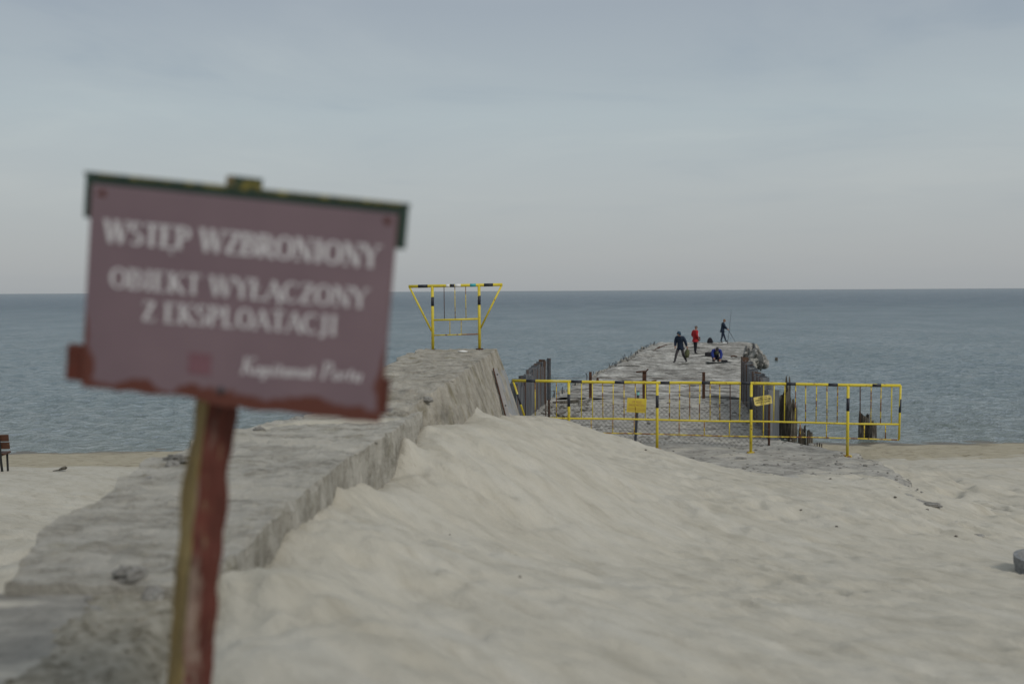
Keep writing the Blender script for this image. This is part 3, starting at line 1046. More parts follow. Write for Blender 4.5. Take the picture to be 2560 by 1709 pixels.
# ================================================================== SHEET PILES
def sheet_wall(label, a, b, n, zt0, zt1, drop, flip, rusty=.28):
    root = empty('sheet_pile_wall', (a[0], a[1], CAMZ - 4), label, 'wall', 'sheet pile walls flanking the ramp')
    a, b = Vector((a[0], a[1], 0)), Vector((b[0], b[1], 0))
    ax = (b - a).normalized()
    nr = Vector((-ax.y, ax.x, 0)) * flip
    Ln = (b - a).length / n
    for i in range(n):
        o = a + ax * Ln * i
        q = (i + .5) / n
        zt = zt0 + (zt1 - zt0) * q + random.uniform(-.16, .10) + CAMZ
        zb = float(interp(APR_Z, o.y)) + CAMZ - drop
        prof = [(0, 0), (.14, 0), (.30, .20), (.62, .20), (.78, 0), (1.0, 0)]
        th = .014
        vs, fs = [], []
        sl = random.uniform(-.05, .05)
        for z_, k in ((zb, 0), (zt, 1)):
            for d in (0, th):
                for u_, v_ in prof:
                    p = o + ax * (u_ * Ln * .998) + nr * (v_ + d)
                    vs.append((p.x, p.y, z_ + (sl * (u_ - .5) + (.02 * math.sin(u_ * 9 + i)) if k else 0)))
        m_ = len(prof)
        for j in range(m_ - 1):
            fs += [(j, j + 1, 2 * m_ + j + 1, 2 * m_ + j), (m_ + j + 1, m_ + j, 3 * m_ + j, 3 * m_ + j + 1), (2 * m_ + j, 2 * m_ + j + 1, 3 * m_ + j + 1, 3 * m_ + j)]
        fs += [(0, 2 * m_, 3 * m_, m_), (m_ - 1, 2 * m_ - 1, 4 * m_ - 1, 3 * m_ - 1)]
        mb = MB()
        mb.add(vs, fs)
        under(mb.build('sheet_pile', PILERUST if random.random() < rusty and i > 5 else PILESTEEL), root)
    return root


sheet_wall('grey corrugated sheet pile wall right of the ramp behind the railing', (4.72, 18.3), (8.66, 37.6), 34, -1.90, -2.60, .5, -1)
sheet_wall('grey corrugated sheet pile wall left of the ramp by the block end', (.10, 22.0), (1.22, 35.2), 30, -2.12, -2.46, .6, 1, .06)
# free standing pole at the end of the left wall
p = at(1372, 1003, 37.2)
mb = MB()
mb.tube([p - Vector((0, 0, .3)), (p.x + .01, p.y, at(1372, 895, 37.2).z)], .075, 8)
tag(mb.build('steel_pole', DARKSTEEL), 'tall thin dark steel pole at the sea end of the left sheet piles', 'pole')
# nearest right piles: leaning rusty rail
for px, tp, bs, Y, lab in ((1476, 929, 1004, 37.4, 'short rusty steel post standing left on the ramp edge'), (1611, 926, 1003, 37.4, 'rusty steel post with bent crosspiece in the middle of the ramp'),
                           (1759, 930, 1003, 37.4, 'plain rusty steel post right of the yellow notice on the ramp')):
    a, b = at(px, bs, Y), at(px, tp, Y)
    root = empty('steel_post', a, lab, 'post', 'rusty posts across the pier entrance')
    mb = MB()
    w_ = .055 if px != 1611 else .075
    mb.box((0, 0, (b.z - a.z) / 2 - .1), (w_ * 2, .02, b.z - a.z + .2))
    mb.box((0, .05, (b.z - a.z) / 2 - .1), (.02, .1, b.z - a.z + .2 - .006))
    mb.build('shaft', RUST, root)
    if px == 1611:
        mb = MB()
        h_ = b.z - a.z
        mb.tube([(-.32, -.03, h_ - .05), (-.1, -.03, h_ - .03), (.02, -.03, h_ - .06), (.14, -.04, h_ + .06)], .03, 6)
        mb.build('crosspiece', RUST, root)
a = at(1494, 958, 42); b = at(1494, 944, 42)
mb = MB(); mb.tube([a, b], .05, 7)
tag(mb.build('steel_stub', RUST), 'short dark steel stub sticking out of the deck left of the middle post', 'post')
# slack wires between the posts
mb = MB()
for zf in (.35, .8):
    for (x0, x1) in ((1372, 1476), (1476, 1611), (1611, 1759), (1759, 1860)):
        a, b = at(x0, 1003 - 75 * zf, 37.35), at(x1, 1003 - 75 * zf, 37.35)
        mb.tube([a, a.lerp(b, .5) - Vector((0, 0, .04)), b], .006, 4)
tag(mb.build('slack_wire', RUST), 'thin rusty wires strung between the posts across the pier', 'wire')
# timber beam and rubble heap left end of the pier root
a, b = at(1394, 1011, 34.5), at(1437, 1008, 35.2)
mb = MB(); mb.box((a + b) / 2 + Vector((0, 0, .05)), ((b - a).length, .18, .13), Matrix.Rotation(R(12), 3, 'Z') @ Matrix.Rotation(R(-3), 3, 'Y'))
tag(mb.build('timber_beam', OLDWOOD, bevel=.01), 'dark timber beam lying on the rubble left of the ramp', 'beam')
rub_n = 0
for i in range(16):
    px, py = random.uniform(1345, 1470), random.uniform(1010, 1062)
    Yr = 3853 / max(40, (py - 726) - 176)
    c = at(px, py, Yr)
    z = float(apron_z(np.array(c.x), np.array(c.y)))
    mb = MB()
    r_ = random.uniform(.07, .2)
    mb.blob((0, 0, 0), (r_ * 1.4, r_, r_ * .6), seed=i + 9, rough=.55, n=9)
    o = mb.build('concrete_chunk', RUBBLE)
    o.location = (c.x, c.y, z + r_ * .25)
    tag(o, 'broken concrete chunk among the rubble left of the ramp', 'rubble', 'concrete chunks at the foot of the left sheet piles')

# ================================================================== TIMBER STUMPS
def stump(px, pw, base, top, Y, lab, seed, cols=4, lean=0.0, group=None):
    a, b = at(px, base, Y), at(px, top, Y)
    h_, w_ = b.z - a.z, pw / FPX * Y
    mb = MB()
    rnd = random.Random(seed)
    n = 26; k = 14
    th = np.linspace(0, 2 * np.pi, n, endpoint=False)
    zz = np.linspace(0, 1, k)
    T, Zg = np.meshgrid(th, zz)
    rag = .62 + .38 * np.clip(.6 + 1.0 * fbm(np.cos(T) * .9 + seed, np.sin(T) * .9, seed, 3), 0, 1)
    rad = (w_ / 2) * (1 + .13 * fbm(np.cos(T) * 2.5, np.sin(T) * 2.5 + seed, seed + 4, 3) - .12 * Zg ** 3 + .05 * fbm(np.cos(T) * 3, Zg * 4, seed + 8, 3))
    rad = rad * (1 + .045 * np.sin(T * 9 + seed))
    X = rad * np.cos(T) + lean * Zg * h_
    Yy = rad * np.sin(T)
    Z = -.35 + (h_ * rag + .35) * Zg
    mb.grid(np.stack([X, Yy, Z], -1), wrap=True)
    # hollow rotten top
    X2, Y2 = np.concatenate([X[-1:], X[-1:] * .55]), np.concatenate([Yy[-1:], Yy[-1:] * .55])
    Z2 = np.concatenate([Z[-1:], Z[-1:] * .55])
    mb.grid(np.stack([X2, Y2, Z2], -1), wrap=True)
    b0 = len(mb.v) - n
    mb.f.append(tuple(b0 + i for i in range(n))); mb.mi.append(0)
    o = mb.build('timber_stump', OLDWOOD)
    o.location = a
    return tag(o, lab, 'stump', group or 'rotten pile stumps by the waterline')


stump(1966, 15, 1080, 940, 34.4, 'tall thin splintered timber pile rising above the railing', 3, lean=.02)
stump(1964, 28, 1079, 975, 34.8, 'broad dark timber stump close beside the sheet piles', 8)
stump(1981, 24, 1081, 996, 34.0, 'jagged dark timber stump right of the tallest pile', 21)
stump(1951, 22, 1078, 985, 35.2, 'dark timber stump half hidden by the sheet piles', 29)
stump(2005, 20, 1112, 1061, 32.4, 'low grey forked stump behind the lower rail', 35)
stump(2024, 16, 1113, 1073, 32.2, 'squat grey stump with rounded top behind the lower rail', 41)
stump(2160, 26, 1091, 1026, 34.3, 'leftmost and taller of two stumps standing at the water edge', 52)
stump(2181, 20, 1092, 1043, 34.0, 'shorter stump joined beside the tall one at the water edge', 57)
stump(1941, 8, 903, 892, 72.7, 'lone stump standing out in the water right of the pier', 63)
for i, (px, py) in enumerate(((2035, 1117), (2043, 1113), (2049, 1114), (2054, 1116))):
    stump(px, 3.2, py, py - 8, 31.6, 'tiny grey wooden stub in the sand right of the low stumps', 70 + i, group='tiny wooden stubs in the sand')

# ================================================================== YELLOW RAILINGS
def fY(px):
    return 17.4 - 1.2 * (px - 1280) / 971.0


def fp(px, zc):
    Y = fY(px)
    return Vector((at(px, 1000, Y).x, Y, CAMZ + zc))


def post_base(px):
    p = fp(px, -2.72)
    z = max(ground(p.x, p.y), float(apron_z(np.array(p.x), np.array(p.y))))
    return Vector((p.x, p.y, z))


TOPZ, MIDZ, LOWZ = -1.575, -2.215, -2.465
fence = empty('yellow_railing', fp(1760, -2.7), 'long yellow and black steel railing closing off the ramp', 'railing')


def part(name, pts, r, mt, n=10):
    mb = MB()
    mb.tube(pts, r, n)
    return under(mb.build(name, mt, None, smooth=True), fence)


def segs(a, b, f, k=8):
    return [f(a + (b - a) * i / k) for i in range(k + 1)]


def sub(parent, name, pts, r, mt=None):
    mb = MB()
    mb.tube(pts, r, 12)
    return mb.build(name, mt or BLACKBAND, parent, smooth=True)


top_rail = part('top_rail', segs(1281, 2251, lambda p: fp(p, TOPZ + .006 * math.sin(p * .011))), .0245, YELLOW, 12)
part('middle_rail', segs(1311, 2249, lambda p: fp(p, MIDZ + .006 * math.sin(p * .017))), .0165, YELLOW)
part('bottom_rail', segs(1362, 2249, lambda p: fp(p, LOWZ + .006 * math.sin(p * .013))), .0105, YELLOW_RUST)
for px in (1422, 1643, 1878, 2120):
    b = post_base(px)
    po = part('post', [b - Vector((0, 0, .1)), fp(px, TOPZ)], .0245, YELLOW, 12)
    mb = MB(); mb.tube([b - Vector((0, 0, .01)), b + Vector((0, 0, .012))], .07, 12)
    mb.build('base_plate', YELLOW_RUST, po)
    sub(po, 'black_band', [fp(px, -1.795), fp(px, -2.01)], .0256)
part('post', [fp(2251, TOPZ), fp(2249, LOWZ)], .0175, YELLOW)
part('black_band', [fp(2251, -1.80), fp(2250, -2.02)], .0186, BLACKBAND)
part('end_brace', [fp(1283, TOPZ), fp(1314, -2.26)], .0175, YELLOW)
b0, b1 = fp(1283, TOPZ), fp(1314, -2.26)
part('black_band', [b0.lerp(b1, .34), b0.lerp(b1, .60)], .0186, BLACKBAND)
upper = [1313, 1338, 1365, 1391, 1454, 1481, 1506.5, 1533, 1560, 1588, 1613.6, 1674, 1699, 1724, 1749.5, 1775, 1799, 1825, 1850, 1909, 1935, 1962, 1989, 2014,
         2041, 2067, 2094, 2150, 2177.5, 2202.5, 2229]
lower = [1362, 1478, 1532, 1585.5, 1698, 1761, 1824, 1909, 2001, 2067, 2161.6, 2214.7]
for px in upper:
    j = random.uniform(-1, 1)
    part('bar', [fp(px, TOPZ), fp(px + j, MIDZ)], .0088, YELLOW_RUST if (1660 < px < 1760 or random.random() < .55) else (RUST if random.random() < .2 else YELLOW), 6)
for px in lower:
    part('bar', [fp(px, MIDZ), fp(px, LOWZ)], .0088, YELLOW_RUST, 6)
for a, b in ((1316, 1339), (1428, 1455), (1537, 1561), (1651, 1674), (1754, 1775), (1852, 1876), (1965, 1989), (2070, 2094), (2180, 2202)):
    sub(top_rail, 'black_band', segs(a, b, lambda p: fp(p, TOPZ + .006 * math.sin(p * .011)), 2), .0257)

UY = 16.85
up = empty('yellow_railing', at(1140, 872, UY), 'short flared yellow railing standing on top of the raised concrete block', 'railing')


def part2(name, pts, r, mt, n=10):
    mb = MB(); mb.tube(pts, r, n)
    return under(mb.build(name, mt, None, smooth=True), up)


def ut(px): return at(px, 716 - (px - 1021.6) * 4.6 / 234.4, UY)


up_rail = part2('top_rail', [ut(1021.6), ut(1140), ut(1256)], .0255, YELLOW, 12)
for px, bt in ((1081.3, 875), (1198, 873)):
    po = part2('post', [at(px + 1, bt + 5, UY), ut(px - .5)], .0245, YELLOW, 12)
    sub(po, 'black_band', [at(px, 742 if px < 1100 else 739, UY), at(px, 765 if px < 1100 else 762, UY)], .0257)
    mb = MB(); q = at(px + 1, bt, UY); mb.tube([q - Vector((0, 0, .012)), q + Vector((0, 0, .016))], .065, 12)
    mb.build('base_plate', RUST, po)
part2('middle_rail', [at(1082, 800, UY), at(1197, 797, UY)], .0165, YELLOW)
part2('bottom_rail', [at(1082, 838, UY), at(1197, 835, UY)], .0105, YELLOW_RUST)
part2('brace', [ut(1023), at(1079, 827, UY)], .0165, YELLOW)
part2('brace', [ut(1255), at(1201, 821, UY)], .0165, YELLOW)
for px in (1110, 1137, 1164):
    part2('bar', [ut(px), at(px + 1, 799, UY)], .0068, YELLOW_RUST if px != 1110 else RUST, 6)
for px in (1124.7, 1153):
    part2('bar', [at(px, 799, UY), at(px, 837, UY)], .0068, YELLOW_RUST, 6)
for a, b in ((1045, 1069), (1125, 1136), (1210, 1232.6)):
    sub(up_rail, 'black_band', [ut(a), ut(b)], .0268)
for a, b in ((1115, 1124), (1137, 1152)):
    sub(up_rail, 'white_tape', [ut(a), ut(b)], .0266, WHITEPLASTIC)
sub(up_rail, 'sticker', [ut(1175), ut(1190)], .0264, plain('teal_sticker', (.05, .33, .36), space='world'))

# ------------------------------------------------------------------ chain link mesh behind the railing
mesh_f = empty('chain_link_fence', fp(1640, -2.75) + Vector((0, .75, 0)), 'sagging wire mesh fence low behind the yellow railing', 'fence')
mb = MB()
cell = .085
x0, x1 = fp(1345, 0).x, fp(1950, 0).x
ww = x1 - x0
zt_, hgt_ = -2.04, .78


def mp_(x, z):
    Y = fY(1280 + (x / 17.2) * FPX) + .62 + .02 * math.sin(x * 3)
    t_ = (z - (zt_ - hgt_)) / hgt_
    sag = .06 * math.sin((x - x0) * 2.1) * t_ + .03 * math.sin(x * 5.1) * t_
    return Vector((x, Y + .03 * math.sin(x * 7 + z * 5), CAMZ + z + sag))


k = 0
x = x0 - hgt_
while x < x1:
    for s in (1, -1):
        pts = []
        for i in range(8):
            t_ = i / 7
            xx = x + (hgt_ * t_ if s == 1 else hgt_ * (1 - t_))
            if x0 <= xx <= x1:
                pts.append(mp_(xx, zt_ - hgt_ + hgt_ * t_))
        if len(pts) > 1:
            mb.tube(pts, .0026, 3, cap=False)
    x += cell
for zz_ in (zt_, zt_ - .4):
    mb.tube([mp_(x0 + ww * i / 24, zz_) for i in range(25)], .0035, 4)
under(mb.build('wire_mesh', plain('grey_brown_wire', (.10, .095, .085), rough=.6, space='world'), None), mesh_f)
for px in (1376, 1951):
    q = mp_(fp(px, 0).x, zt_)
    mb = MB(); mb.tube([(q.x, q.y + .03, CAMZ - 2.95), (q.x, q.y + .03, q.z + .05)], .02, 8)
    under(mb.build('post', RUST), mesh_f)


# ================================================================== LETTERING
def arc(cx, cy, rx, ry, a0, a1, n=12):
    return [(cx + rx * math.cos(R(a0 + (a1 - a0) * i / n)), cy + ry * math.sin(R(a0 + (a1 - a0) * i / n))) for i in range(n + 1)]


def glyphs():
    G = {}
    TK, TN = 'k', 'n'       # thick / thin strokes; None = by direction
    G['A'] = (.78, [([(.04, 0), (.38, 1)], TN), ([(.36, 1), (.72, 0)], TK), ([(.14, .33), (.6, .33)], TN)], [(.04, 0), (.72, 0)])
    G['Ą'] = (.78, G['A'][1] + [([(.70, 0), (.62, -.13), (.66, -.22), (.76, -.22)], TN)], G['A'][2])
    G['B'] = (.70, [([(.15, 0), (.15, 1)], TK), ([(.1, .97), (.36, .97)] + arc(.36, .75, .17, .22, 90, -90) + [(.12, .53)], None),
                    ([(.1, .53), (.38, .53)] + arc(.38, .28, .21, .25, 90, -90) + [(.1, .03)], None)], [(.11, 0), (.11, 1)])
    G['C'] = (.74, [(arc(.40, .5, .32, .48, 45, 315, 20), None)], [])
    G['D'] = (.78, [([(.15, 0), (.15, 1)], TK), ([(.1, .97), (.34, .97)] + arc(.34, .5, .32, .47, 90, -90, 16) + [(.1, .03)], None)], [(.12, 0), (.12, 1)])
    G['E'] = (.66, [([(.15, 0), (.15, 1)], TK), ([(.08, .97), (.58, .97), (.59, .80)], TN), ([(.15, .52), (.45, .52)], TN), ([(.08, .03), (.6, .03), (.62, .2)], TN)],
              [(.12, 0), (.12, 1)])
    G['Ę'] = (.66, G['E'][1] + [([(.56, .03), (.47, -.12), (.50, -.22), (.6, -.22)], TN)], G['E'][2])
    G['G'] = (.80, [(arc(.42, .5, .33, .48, 45, 300, 20) + [(.64, .08), (.64, .42)], None), ([(.45, .42), (.74, .42)], TN)], [])
    G['H'] = (.80, [([(.16, 0), (.16, 1)], TK), ([(.64, 0), (.64, 1)], TK), ([(.16, .52), (.64, .52)], TN)], [(.16, 0), (.16, 1), (.64, 0), (.64, 1)])
    G['I'] = (.40, [([(.2, 0), (.2, 1)], TK)], [(.2, 0), (.2, 1)])
    G['J'] = (.48, [([(.28, 1), (.28, .12), (.2, -.08), (.06, -.1)], TK)], [(.28, 1)])
    G['K'] = (.78, [([(.16, 0), (.16, 1)], TK), ([(.62, 1), (.2, .48)], TN), ([(.30, .58), (.68, 0)], TK)], [(.16, 0), (.16, 1), (.62, 1), (.68, 0)])
    G['L'] = (.64, [([(.15, 0), (.15, 1)], TK), ([(.08, .03), (.58, .03), (.61, .24)], TN)], [(.15, 1), (.12, 0)])
    G['Ł'] = (.64, G['L'][1] + [([(.0, .36), (.42, .66)], TN)], G['L'][2])
    G['N'] = (.82, [([(.14, 0), (.14, 1)], TN), ([(.12, 1), (.68, 0)], TK), ([(.68, 0), (.68, 1)], TN)], [(.14, 0), (.12, 1), (.68, 1)])
    G['O'] = (.82, [(arc(.41, .5, .31, .48, 0, 360, 28), None)], [])
    G['P'] = (.66, [([(.15, 0), (.15, 1)], TK), ([(.1, .97), (.34, .97)] + arc(.34, .72, .2, .25, 90, -90) + [(.12, .47)], None)], [(.15, 0), (.11, 1)])
    G['R'] = (.74, G['P'][1] + [([(.34, .47), (.66, 0)], TK)], [(.15, 0), (.11, 1), (.67, 0)])
    G['S'] = (.60, [(arc(.30, .74, .20, .24, 30, 200, 10) + arc(.30, .26, .21, .24, 70, -150, 12), None)], [])
    G['T'] = (.70, [([(.35, 0), (.35, 1)], TK), ([(.04, .82), (.06, .97), (.64, .97), (.66, .82)], TN)], [(.35, 0)])
    G['U'] = (.80, [([(.16, 1), (.16, .3)] + arc(.40, .3, .24, .28, 180, 360, 10) + [(.64, 1)], None)], [(.16, 1), (.64, 1)])
    G['W'] = (1.06, [([(.06, 1), (.29, 0)], TK), ([(.29, 0), (.52, 1)], TN), ([(.48, 1), (.74, 0)], TK), ([(.74, 0), (.98, 1)], TN)], [(.06, 1), (.50, 1), (.98, 1)])
    G['Y'] = (.74, [([(.06, 1), (.37, .45)], TK), ([(.68, 1), (.37, .45)], TN), ([(.37, .5), (.37, 0)], TK)], [(.06, 1), (.68, 1), (.37, 0)])
    G['Z'] = (.66, [([(.07, .8), (.09, .97), (.58, .97)], TN), ([(.55, .97), (.10, .03)], TK), ([(.08, .03), (.60, .03), (.61, .2)], TN)], [])
    G['a'] = (.50, [(arc(.22, .22, .16, .22, 0, 360, 14), None), ([(.40, .46), (.40, .04), (.48, .02)], TK)], [])
    G['p'] = (.52, [([(.12, .46), (.12, -.28)], TK), (arc(.28, .22, .16, .22, 0, 360, 14), None)], [(.12, -.28)])
    G['i'] = (.28, [([(.14, .46), (.14, .03), (.22, .0)], TK), ([(.14, .60), (.14, .70)], TK)], [])
    G['t'] = (.34, [([(.15, .66), (.15, .06), (.28, .02)], TK), ([(.02, .45), (.30, .45)], TN)], [])
    G['n'] = (.54, [([(.12, .46), (.12, 0)], TK), ([(.12, .32)] + arc(.27, .28, .14, .17, 150, 0, 8) + [(.41, .03), (.5, .01)], None)], [])
    G['o'] = (.50, [(arc(.24, .23, .17, .23, 0, 360, 16), None)], [])
    G['r'] = (.38, [([(.12, .46), (.12, 0)], TK), ([(.12, .3), (.22, .42), (.36, .43)], TN)], [])
    G['u'] = (.54, [([(.12, .46), (.12, .15)] + arc(.26, .15, .14, .14, 180, 360, 8) + [(.40, .46)], None), ([(.40, .46), (.40, .03), (.5, .01)], TK)], [])
    G['!'] = (.34, [([(.15, 1), (.15, .32)], TK), ([(.15, .14), (.15, 0)], TK)], [])
    G[' '] = (.36, [], [])
    return G


GLY = glyphs()


def text_mesh(txt, width, cap, serif=True, italic=0.0, thick=.19, thin=.075, track=.02):
    """polygons of a line of text, left-bottom at 0,0 in the XZ plane, fitted to width"""
    adv = sum(GLY[c][0] + track for c in txt)
    sx = width / adv
    V, F_ = [], []
    x = 0.0
    lay = 0
    for c in txt:
        w_, strokes, ser = GLY[c]
        sks = list(strokes)
        if serif:
            for (px_, py_) in ser:
                yb = py_ - .025 if py_ > .5 else py_ + .025
                sks.append(([(px_ - .13, yb), (px_ + .13, yb)], 's'))
        for pts, kd in sks:
            lay += 1
            n = len(pts)
            b = len(V)
            for i, (px_, py_) in enumerate(pts):
                q0, q1 = pts[max(0, i - 1)], pts[min(n - 1, i + 1)]
                tx, ty = q1[0] - q0[0], q1[1] - q0[1]
                ln = math.hypot(tx, ty) or 1
                tx, ty = tx / ln, ty / ln
                if not serif: wd = thick
                elif kd == 'k': wd = thick
                elif kd in ('n', 's'): wd = thin
                else: wd = thin + (thick - thin) * ty * ty
                nx, ny = -ty * wd / 2, tx * wd / 2
                for sg in (1, -1):
                    gx_, gy_ = px_ + nx * sg, py_ + ny * sg
                    V.append(((x + gx_ + italic * gy_) * sx, -.00004 * (lay % 7), gy_ * cap))
            for i in range(n - 1):
                F_.append((b + 2 * i, b + 2 * i + 1, b + 2 * i + 3, b + 2 * i + 2))
        x += w_ + track
    return V, F_


def text_obj(name, txt, width, cap, mt, parent, M, **kw):
    V, F_ = text_mesh(txt, width, cap, **kw)
    mb = MB()
    mb.add([M @ Vector(v) for v in V], F_)
    return mb.build(name, mt, parent)


# ================================================================== FOREGROUND SIGN
sign = empty('warning_sign', (0, 0, 0), 'mauve board with white Polish lettering on a leaning red wooden post', 'sign')
SW, SH = .667, .447
sign.location = (-.5996, 2.1877, -.0194 + CAMZ)
sign.rotation_mode = 'XYZ'
rx, ry, rz = .0579, .1053, -.0144
sign.rotation_mode = 'QUATERNION'
sign.rotation_quaternion = (Matrix.Rotation(rz, 3, 'Z') @ Matrix.Rotation(rx, 3, 'X') @ Matrix.Rotation(ry, 3, 'Y')).to_quaternion()


def board_material():
    M = bpy.data.materials.new('faded_mauve_board')
    M.use_nodes = True
    t = M.node_tree
    b = t.nodes['Principled BSDF']
    b.inputs['Roughness'].default_value = .55
    tc = N(t, 'ShaderNodeTexCoord')
    sp = N(t, 'ShaderNodeSeparateXYZ')
    L(t, tc, 'Object', sp, 0)
    n = N(t, 'ShaderNodeTexNoise', i_Scale=5.0, i_Detail=4.0)
    L(t, tc, 'Object', n, 'Vector')
    r = ramp(t, [(.3, (.150, .100, .118)), (.7, (.180, .122, .140))])
    L(t, n, 0, r, 0)
    # old red paint bared where the film has peeled off the margins
    n2 = N(t, 'ShaderNodeTexNoise', i_Scale=9.0, i_Detail=5.0, i_Roughness=.55)
    L(t, tc, 'Object', n2, 'Vector')
    ax_ = N(t, 'ShaderNodeMath', operation='ABSOLUTE')
    L(t, sp, 0, ax_, 0)
    ex = N(t, 'ShaderNodeMath', operation='SUBTRACT')
    ex.inputs[0].default_value = SW / 2
    L(t, ax_, 0, ex, 1)                                   # distance to side edge
    ez = N(t, 'ShaderNodeMath', operation='ADD')
    ez.inputs[1].default_value = SH / 2
    L(t, sp, 2, ez, 0)                                    # distance to bottom edge
    low = N(t, 'ShaderNodeMapRange', i_1=.17, i_2=.08, i_3=.0, i_4=1.0)
    L(t, ez, 0, low, 0)                                   # side peeling only near the bottom corners
    exs = N(t, 'ShaderNodeMath', operation='DIVIDE')
    lw2 = N(t, 'ShaderNodeMath', operation='ADD'); lw2.inputs[1].default_value = .06
    L(t, low, 0, lw2, 0)
    L(t, ex, 0, exs, 0); L(t, lw2, 0, exs, 1)
    mn = N(t, 'ShaderNodeMath', operation='MINIMUM')
    L(t, exs, 0, mn, 0); L(t, ez, 0, mn, 1)
    wv = N(t, 'ShaderNodeMath', operation='MULTIPLY_ADD')
    L(t, n2, 0, wv, 0)
    wv.inputs[1].default_value = -.10
    L(t, mn, 0, wv, 2)
    ms = N(t, 'ShaderNodeMapRange', i_1=-.026, i_2=-.034, i_3=0.0, i_4=1.0)
    L(t, wv, 0, ms, 0)
    mx = N(t, 'ShaderNodeMixRGB')
    L(t, ms, 0, mx, 0); L(t, r, 0, mx, 1)
    mx.inputs[2].default_value = (.10, .025, .015, 1)
    L(t, mx, 0, b, 'Base Color')
    return M


BOARD = board_material()
mb = MB()
nb_ = 40
# plate with a slightly wavy lower edge
top_e = [(-SW / 2 + SW * i / nb_, SH / 2) for i in range(nb_ + 1)]
bot_e = [(-SW / 2 + SW * i / nb_, -SH / 2 + .004 * float(fbm(np.array(i * .31), np.array(2.2), 501, 3)) - (.012 if i > 14 else 0) * min(1, (i - 14) / 5)) for i in range(nb_ + 1)]
vs = [(x, -.006, z) for x, z in top_e] + [(x, -.006, z) for x, z in bot_e] + [(x, .002, z) for x, z in top_e] + [(x, .002, z) for x, z in bot_e]
n1_ = nb_ + 1
fs = []
for i in range(nb_):
    fs += [(i, n1_ + i, n1_ + i + 1, i + 1), (2 * n1_ + i, 2 * n1_ + i + 1, 3 * n1_ + i + 1, 3 * n1_ + i), (i, i + 1, 2 * n1_ + i + 1, 2 * n1_ + i),
           (n1_ + i, 3 * n1_ + i, 3 * n1_ + i + 1, n1_ + i + 1)]
fs += [(0, 2 * n1_, 3 * n1_, n1_), (nb_, n1_ + nb_, 3 * n1_ + nb_, 2 * n1_ + nb_)]
mb.add(vs, fs)
plate = mb.build('board', BOARD, sign)
for txt, x0_, x1_, z0_, dz_, cap, it, th in (('WSTĘP WZBRONIONY', -.300, .302, .1005, .0024, .049, 0, .20), ('OBIEKT WYŁĄCZONY', -.283, .285, .0030, .0100, .0435, 0, .175),
                                          ('Z EKSPLOATACJI', -.208, .224, -.0630, .0105, .0435, 0, .175), ('Kapitanat Portu', .016, .285, -.158, .0095, .037, .22, .15)):
    M_ = Matrix.Translation((x0_, -.0072, z0_)) @ Matrix.Rotation(-math.atan2(dz_, x1_ - x0_), 4, 'Y')
    text_obj('lettering', txt, x1_ - x0_, cap, LETTER, sign, M_, italic=it, thick=th)
mb = MB(); mb.box((-.0744, -.0068, -.1455), (.050, .001, .047))
o = mb.build('faded_emblem', plain('faded_red_print', (.165, .080, .097), rough=.6), sign)
mb = MB(); mb.tube([(-.0233, -.006, -.2004), (-.0233, -.0105, -.2004)], [.0085, .006], 10)
mb.build('screw', DARKSTEEL, sign)
for x_, z_ in ((-.31, .205), (.31, .205)):
    mb = MB(); mb.blob((x_, -.0055, z_), (.009, .0018, .008), seed=int(x_ * 10), rough=.5, n=10)
    mb.build('paint_blister', SIGN_RED, sign)
# battens behind the plate
mb = MB(); mb.box((0, .0145, .1955), (.704, .025, .094))
gb = mb.build('top_batten', SIGN_GREEN, sign, bevel=.002)
mb = MB(); mb.box((0, .0145, .2445), (.708, .031, .008))
mb.build('cap_strip', SIGN_LICHEN, sign, bevel=.001)
mb = MB(); mb.box((-.0155, .0165, -.177), (.718, .029, .080), Matrix.Rotation(R(.6), 3, 'Y'))
mb.build('lower_batten', SIGN_RED, sign, bevel=.003)
# post: square timber twisted a little, its left face bare, chipped arrises
zz = np.linspace(.272, -1.60, 90)
sqp = []
for i, z in enumerate(zz):
    q = (.272 - z) / 1.87
    yaw = R(33 + 18 * q)
    sz = .071 + .020 * q + .006 * float(fbm(np.array(z * 9), np.array(.3), 611, 3))
    cx = -.034 - .030 * q * .9 - .03 * sstep(.0, .5, q) + .004 * float(fbm(np.array(z * 4), np.array(4.3), 613, 3))
    ring = []
    per = [(-1, -1), (-.5, -1), (0, -1), (.5, -1), (1, -1), (1, 0), (1, 1), (0, 1), (-1, 1), (-1, .5), (-1, 0), (-1, -.5)]
    for k, (a, b) in enumerate(per):
        cornr = abs(a) == 1 and abs(b) == 1
        e = (.93 if cornr else 1) + .13 * float(fbm(np.array(z * 7 + k * 5), np.array(k * 1.7), 617, 3))
        x_, y_ = a * sz / 2 * e, b * sz / 2 * e
        ring.append((cx + x_ * math.cos(yaw) - y_ * math.sin(yaw), .093 + x_ * math.sin(yaw) + y_ * math.cos(yaw), z))
    sqp.append(ring)
SQ = np.array(sqp)
mb = MB()
mb.grid(SQ, wrap=True)
nper = 12
for fi in range(len(mb.f)):
    j = fi % nper
    mb.mi[fi] = 1 if j in (8, 9, 10, 11) else (0 if fi // nper > 1 else 2)
mb.f.append(tuple(range(nper))); mb.mi.append(2)
mb.build('post', [POST_RED, POST_WOOD, SIGN_LICHEN], sign)

